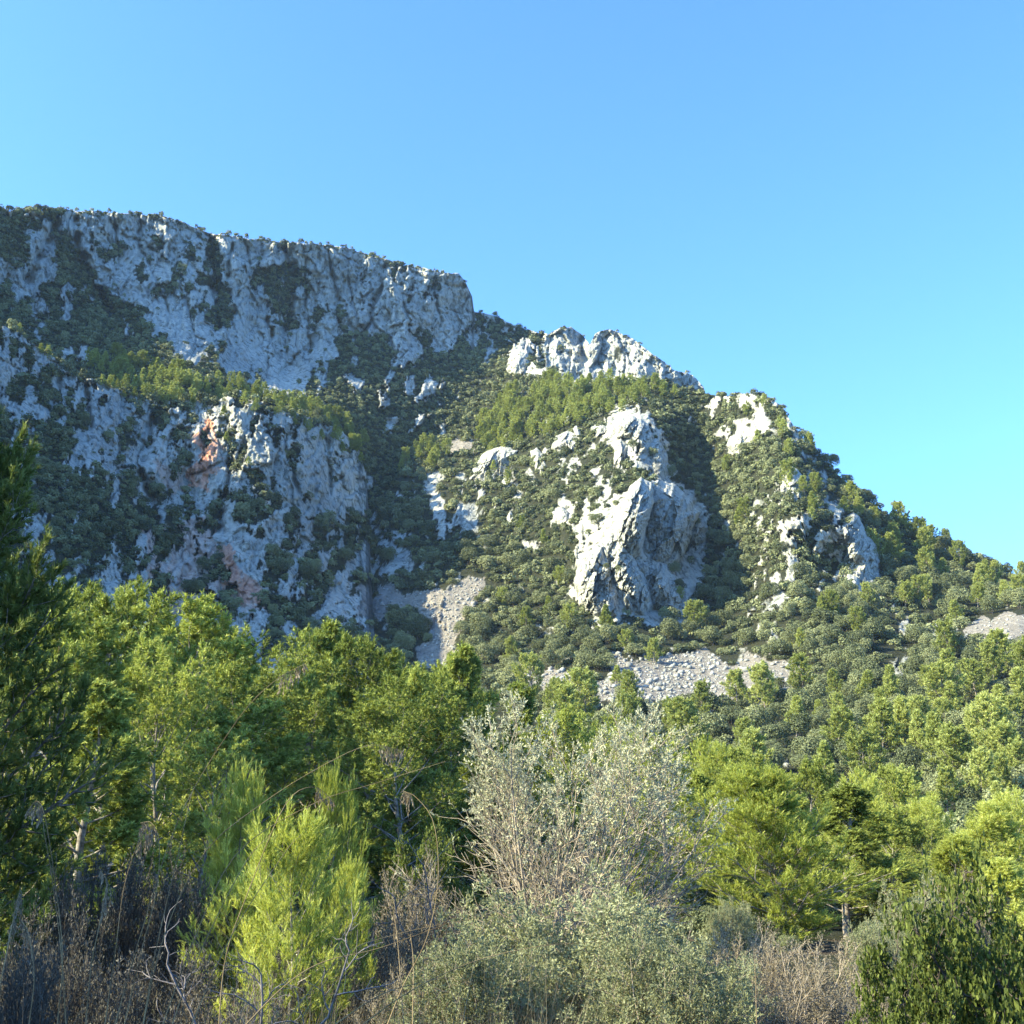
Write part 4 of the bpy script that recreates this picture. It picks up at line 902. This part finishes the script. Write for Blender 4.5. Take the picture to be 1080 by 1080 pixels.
# the bare dead bush
def dead(seed, H, R):
    rng = np.random.default_rng(seed)
    s1 = grow(rng, np.zeros((3, 3)), np.array([[.15, 0, 1.], [-.35, .1, 1], [.5, -.1, .9]]), np.array([H, H * .8, H * .7]), 7, .18, .02)
    p, d, par, t = spawn(rng, s1, 8, .3, 1, 1.1, .7, True); s2 = grow(rng, p, d, np.full(len(p), R * .6) * rng.uniform(.5, 1.1, len(p)), 5, .28, .03)
    p, d, par, t = spawn(rng, s2, 6, .2, 1, 1.0, .5, True); s3 = grow(rng, p, d, np.full(len(p), R * .25) * rng.uniform(.5, 1.1, len(p)), 3, .3, .02)
    return (tubes(s1, [.014] * 3, [.006] * 3, 6), tubes(s2, np.full(len(s2), .006), np.full(len(s2), .0025), 4), tubes(s3, np.full(len(s3), .003), np.full(len(s3), .0014), 3))
M_deadwood = bark_material('dead_wood', (0.10, 0.09, 0.09), (0.26, 0.24, 0.24), 12)
for (x, yt, D, R, sd, lab) in ((262, 945, 8.0, .65, 3, 'bare grey dead bush with forked twigs in front of the glowing sapling'), (455, 905, 13.5, .9, 4, 'bare twiggy dead branches leaning out of the pale straw-grey shrub'), (640, 930, 14, .8, 6, 'bare pale twigs between the olive trunk and the feathery pine')):
    loc, h = foot(x, yt, D); e = empty('dead_bush', loc); pr = dead(sd, h, R)
    v, q = pr[0]; link('stem', new_mesh('stem', v, quads=q, smooth=True), M_deadwood, e)
    v, q = join(pr[1:]); link('twigs', new_mesh('twigs', v, quads=q, smooth=True), M_deadwood, e)
    tag(e, lab, 'dead bush')

# ------------------------------------------------------------------ tall grass stalks with nodding heads
def spline(P, n=24):
    P = np.array(P, F32); k = len(P); t = np.linspace(0, k - 1, n); out = []
    Pe = np.concatenate([2 * P[:1] - P[1:2], P, 2 * P[-1:] - P[-2:-1]])
    for u in t:
        i = min(int(u), k - 2); f = u - i; a, b, c, d = Pe[i:i + 4]
        out.append(0.5 * ((2 * b) + (-a + c) * f + (2 * a - 5 * b + 4 * c - d) * f ** 2 + (-a + 3 * b - 3 * c + d) * f ** 3))
    return np.array(out)
def culm(pxs, D0, D1, label, head=0.0, r=.0022, seed=0, hang=0.045, n_sp=24):
    rng = np.random.default_rng(seed + 900)
    q = spline(pxs); D = np.linspace(D0, D1, len(q)); P = point(q[:, 0], q[:, 1], D)
    g = float(ground_z(P[0, 0], P[0, 1]))
    if P[0, 2] > g: P = np.concatenate([[[P[0, 0] - (P[1, 0] - P[0, 0]) * 1.0, P[0, 1] - .1, g]], P])
    o = P[0].copy(); e = empty('grass_stalk', tuple(o)); P = P - o
    v, qd = tubes(P[None], [r], [r * .35], 5); link('stem', new_mesh('stem', v, quads=qd, smooth=True), M_straw, e)
    if head > 0:
        n0 = int(len(P) * (1 - head)); seg = P[n0:]; K = len(seg) - 1
        t = rng.uniform(0, 1, n_sp) * K; k = np.minimum(t.astype(int), K - 1); b = seg[k] + (seg[k + 1] - seg[k]) * (t - k)[:, None]
        dn = nrm(np.stack([rng.normal(size=n_sp) * .25 + .12, rng.normal(size=n_sp) * .25, -np.ones(n_sp)], -1))
        L = hang * rng.uniform(.5, 1.3, n_sp) * D0 / 3.5 * np.interp(t / K, [0, .5, 1], [1.1, 1.0, .4])
        br = np.stack([b, b + dn * (L * .5)[:, None] + [.004, 0, 0], b + dn * L[:, None]], 1)
        v1, q1 = tubes(br, np.full(n_sp, .0007), np.full(n_sp, .0006), 3)
        V2, Q2, ti = leaves(rng, b + dn * (L * .3)[:, None], dn, L * .7, 5, .013 * D0 / 3.5, .0042 * D0 / 3.5, .35, 0, -.5)
        h = link('seed_head', new_mesh('seed_head', np.concatenate([v1, V2]), quads=np.concatenate([q1, Q2 + len(v1)]), attrs={'tint': np.concatenate([np.full(len(v1), .2), ti])}), M_seed, e)
    tag(e, label, 'grass stalk', 'tall dry grass stalks'); return e
CU = [([(60, 1085), (66, 1010), (58, 930), (48, 865), (40, 845), (28, 855)], 3.2, 'straw stalk with a drooping head, tallest of the pair by the huge pine', .30),
      ([(70, 1085), (64, 1000), (54, 920), (47, 880), (44, 850)], 3.4, 'straight bright straw stalk beside the drooping tallest one', .0),
      ([(0, 1040), (8, 1000), (16, 960), (22, 935)], 3.0, 'short lit stalk with seeds nearest the picture corner', .5),
      ([(110, 1085), (122, 1000), (132, 930), (150, 880), (158, 885)], 3.8, 'thin stalk with a hanging head amid the shaded grass', .35),
      ([(150, 1085), (165, 1000), (188, 900), (200, 845), (203, 835)], 3.5, 'upright pale stalk crossing the dusky shrubs', .0),
      ([(120, 1085), (150, 980), (190, 860), (250, 760), (290, 718), (322, 700)], 3.6, 'very long stalk whose seed head hangs before the broadest pine', .20),
      ([(150, 1085), (172, 990), (215, 900), (280, 845), (345, 805), (390, 786), (424, 792)], 3.4, 'long arching stalk ending in a feathery head over the dark pines', .16),
      ([(170, 1085), (205, 990), (250, 900), (330, 848), (400, 825), (470, 803)], 3.6, 'smooth bending stalk that reaches the olive twigs', .0),
      ([(180, 1085), (200, 1030), (232, 960), (262, 905), (285, 880)], 3.1, 'dark thick stalk slanting across the glowing sapling', .0),
      ([(200, 1085), (245, 985), (300, 900), (318, 880)], 3.5, 'thin dark stalk slanting over the widest sapling', .0),
      ([(130, 1085), (150, 1000), (165, 940), (168, 890), (160, 868), (148, 868)], 3.7, 'curled-over stalk among the dusky shrubs', .25),
      ([(370, 1090), (430, 1047), (500, 1014), (570, 998), (625, 994)], 3.0, 'dark arching stalk lying across the wild olive bush', .0),
      ([(340, 1090), (400, 1050), (450, 1035), (480, 1030)], 3.2, 'low pale stalk under the dark arching one', .0),
      ([(290, 1090), (360, 1010), (420, 985), (520, 965)], 3.8, 'faint stalk crossing from the dead bush to the wild olive', .0),
      ([(230, 1090), (238, 1010), (262, 940), (300, 850), (330, 830), (352, 845)], 4.4, 'stalk with a pale head nodding between the two saplings', .2),
      ([(90, 1085), (96, 1020), (108, 960), (112, 930), (104, 915)], 3.3, 'short nodding stalk between the pair and the curled one', .5),
      ([(30, 1085), (36, 1030), (30, 985), (22, 970)], 3.1, 'short seedy stalk at the foot of the tallest pair', .5),
      ([(435, 1085), (436, 1020), (433, 985)], 5.0, 'upright tan stem at the edge of the wild olive bush', .0),
      ([(426, 1085), (420, 1000), (415, 960)], 6.0, 'upright tan stem with a nodding tip in the straw shrub', .3),
      ([(798, 1085), (797, 1040), (795, 1000)], 7.0, 'single upright stem in the pale dry shrubs', .0),
      ([(255, 1085), (300, 1040), (340, 1015), (400, 1000), (470, 975)], 4.2, 'pale bent stalk over the tangled grey shrub', .0),
      ([(405, 1090), (425, 1040), (450, 990), (462, 930), (458, 870), (440, 842), (425, 834)], 4.6, 'whitish stalk curling down beside the shaded pine trunks', .12)]
for k, (px, D, lab, hd) in enumerate(CU):
    culm(px, D, D * 1.05, lab, hd, seed=k, r=.0017 if D < 4 else .0026)
# undergrowth grass: countless blades and thin stalks
rg = np.random.default_rng(77)
def blades(n, xr, yr, ln, w, lean):
    X, Y = rg.uniform(*xr, n), rg.uniform(*yr, n); k = fbm(X / 1.1, Y / 1.1, octv=2, seed=3) > -0.15; X, Y = X[k], Y[k]; n = len(X)
    Z = ground_z(X, Y); P = np.stack([X, Y, Z - .02], -1); a = rg.uniform(0, 6.28, n); tl = rg.uniform(0.05, lean, n)
    d = np.stack([np.cos(a) * tl + .1, np.sin(a) * tl, np.ones(n)], -1)
    L = ln * rg.uniform(.4, 1.2, n); g = grow(rg, P, d, L, 4, .10, -.05)
    s = nrm(np.cross(d, rg.normal(size=(n, 3))))[:, None] * (w * .5 * np.array([1, .9, .7, .4, .05]))[None, :, None]
    V = np.stack([g - s, g + s], 2); i = np.arange(n * 10).reshape(n, 5, 2)
    q = np.stack([i[:, :-1, 0], i[:, :-1, 1], i[:, 1:, 1], i[:, 1:, 0]], -1).reshape(-1, 4)
    return V.reshape(-1, 3), q, np.repeat(rg.uniform(0, .6, n), 10)
a = [blades(16000, (-4.2, 0.4), (3.2, 12), .62, .006, .5), blades(9000, (-9, 1), (11, 20), .6, .008, .5), blades(9000, (-1, 9), (6.5, 20), .5, .007, .5), blades(1100, (-3.6, .3), (3.6, 8), 1.25, .0045, .35)]
o_ = 0; V, Q, T = [], [], []
for v, q, t in a: V.append(v); Q.append(q + o_); T.append(t); o_ += len(v)
tag(link('dry_grass', new_mesh('dry_grass', np.concatenate(V), quads=np.concatenate(Q), attrs={'tint': np.concatenate(T)}), M_dryleaf), 'tangle of dry straw grass on the near slope', 'grass', kind='stuff')

# two more big pines beside the viewpoint: they throw the shade over the near grass
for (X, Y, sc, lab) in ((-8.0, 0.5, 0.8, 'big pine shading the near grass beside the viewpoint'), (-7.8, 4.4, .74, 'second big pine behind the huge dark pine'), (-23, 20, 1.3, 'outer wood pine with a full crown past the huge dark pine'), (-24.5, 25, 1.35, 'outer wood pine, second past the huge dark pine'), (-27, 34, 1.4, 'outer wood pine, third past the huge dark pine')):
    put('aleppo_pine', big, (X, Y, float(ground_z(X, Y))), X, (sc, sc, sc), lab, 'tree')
# filling wood in the valley between the near pines and the slope
fill = []
for k in range(1200):
    X, Y = rngS.uniform(-50, 50), rngS.uniform(30, 105)
    if abs(X) > Y * .50: continue
    if len(fill) > 62 or any((X - a) ** 2 + (Y - b) ** 2 < c for a, b, c in fill): continue
    x, y = project(np.array([X, Y, float(ground_z(X, Y)) + 3.0]))
    fill.append((X, Y, 26 if Y < 60 else 40))
items = []; st_ = []
for (X, Y, _) in fill:
    h = rngS.uniform(3.2, 5.2) if X > 2 else rngS.uniform(4.5, 7.0)
    x, y = project(np.array([X, Y, float(ground_z(X, Y)) + h]))
    if y < fg(x) - 4: h *= .7; x, y = project(np.array([X, Y, float(ground_z(X, Y)) + h]))
    st_.append((X, Y, h)); items.append((float(x), float(y), 'low dark pine' if h < 4.2 else 'shady wood pine'))
for (X, Y, h), lab in zip(st_, autolabel(items, None)):
    v = int(rngS.integers(4)); sc = h / pineM[v][2]
    put('aleppo_pine', pineM[v], (X, Y, float(ground_z(X, Y))), rngS.uniform(0, 6.28), (sc * 1.25, sc * 1.25, sc), lab, 'tree', 'pines of the near wood')
print('fill', len(st_))
# low evergreen undergrowth: one mass
fineT = [oak_template(90 + k, 5200, 8, .034) for k in range(2)]
VV, TT = [], []
for k in range(1300):
    Y = 18 + 92 * rngS.random() ** 0.9; X = rngS.uniform(-.55, .55) * Y
    w = rngS.uniform(.7, 2.0) * (0.5 + Y / 90)
    if Y < 20 and abs(X) < 9: w *= .55
    V, ti = (fineT if Y < 34 else tmpl[1500 if Y < 75 else 200])[int(rngS.integers(2 if Y < 34 else 6))]; a = rngS.uniform(0, 6.28); ca, sa = math.cos(a), math.sin(a)
    X3 = (V[..., 0] * ca - V[..., 1] * sa) * w; Y3 = (V[..., 0] * sa + V[..., 1] * ca) * w; Z3 = V[..., 2] * w * .8 - w * .15
    VV.append(np.stack([X3 + X, Y3 + Y, Z3 + float(ground_z(X, Y))], -1).reshape(-1, 3)); TT.append(np.repeat(ti * .8 + rngS.uniform(-.1, .2), 4))
VV = np.concatenate(VV); TT = np.concatenate(TT)
tag(link('valley_undergrowth', new_mesh('valley_undergrowth', VV, quads=np.arange(len(VV)).reshape(-1, 4), attrs={'tint': TT}), M_oak), 'low dark evergreen undergrowth between the valley pines', 'undergrowth', kind='stuff')

# ------------------------------------------------------------------ the air
def build_haze(density=0.00006):
    m, n, out = mat_new('air')
    v = n.nodes.new('ShaderNodeVolumePrincipled'); v.inputs['Color'].default_value = (0.50, 0.72, 1.0, 1); v.inputs['Density'].default_value = density
    v.inputs['Anisotropy'].default_value = 0.0
    n.links.new(v.outputs[0], out.inputs['Volume'])
    lo, hi = (-1600, -1600, -200), (1600, 1600, 460)
    V = [(x, y, z) for z in (lo[2], hi[2]) for y in (lo[1], hi[1]) for x in (lo[0], hi[0])]
    o = link('haze', new_mesh('haze', V, quads=[(0, 2, 3, 1), (4, 5, 7, 6), (0, 1, 5, 4), (2, 6, 7, 3), (0, 4, 6, 2), (1, 3, 7, 5)]), m)
    tag(o, kind='stuff')
build_haze()
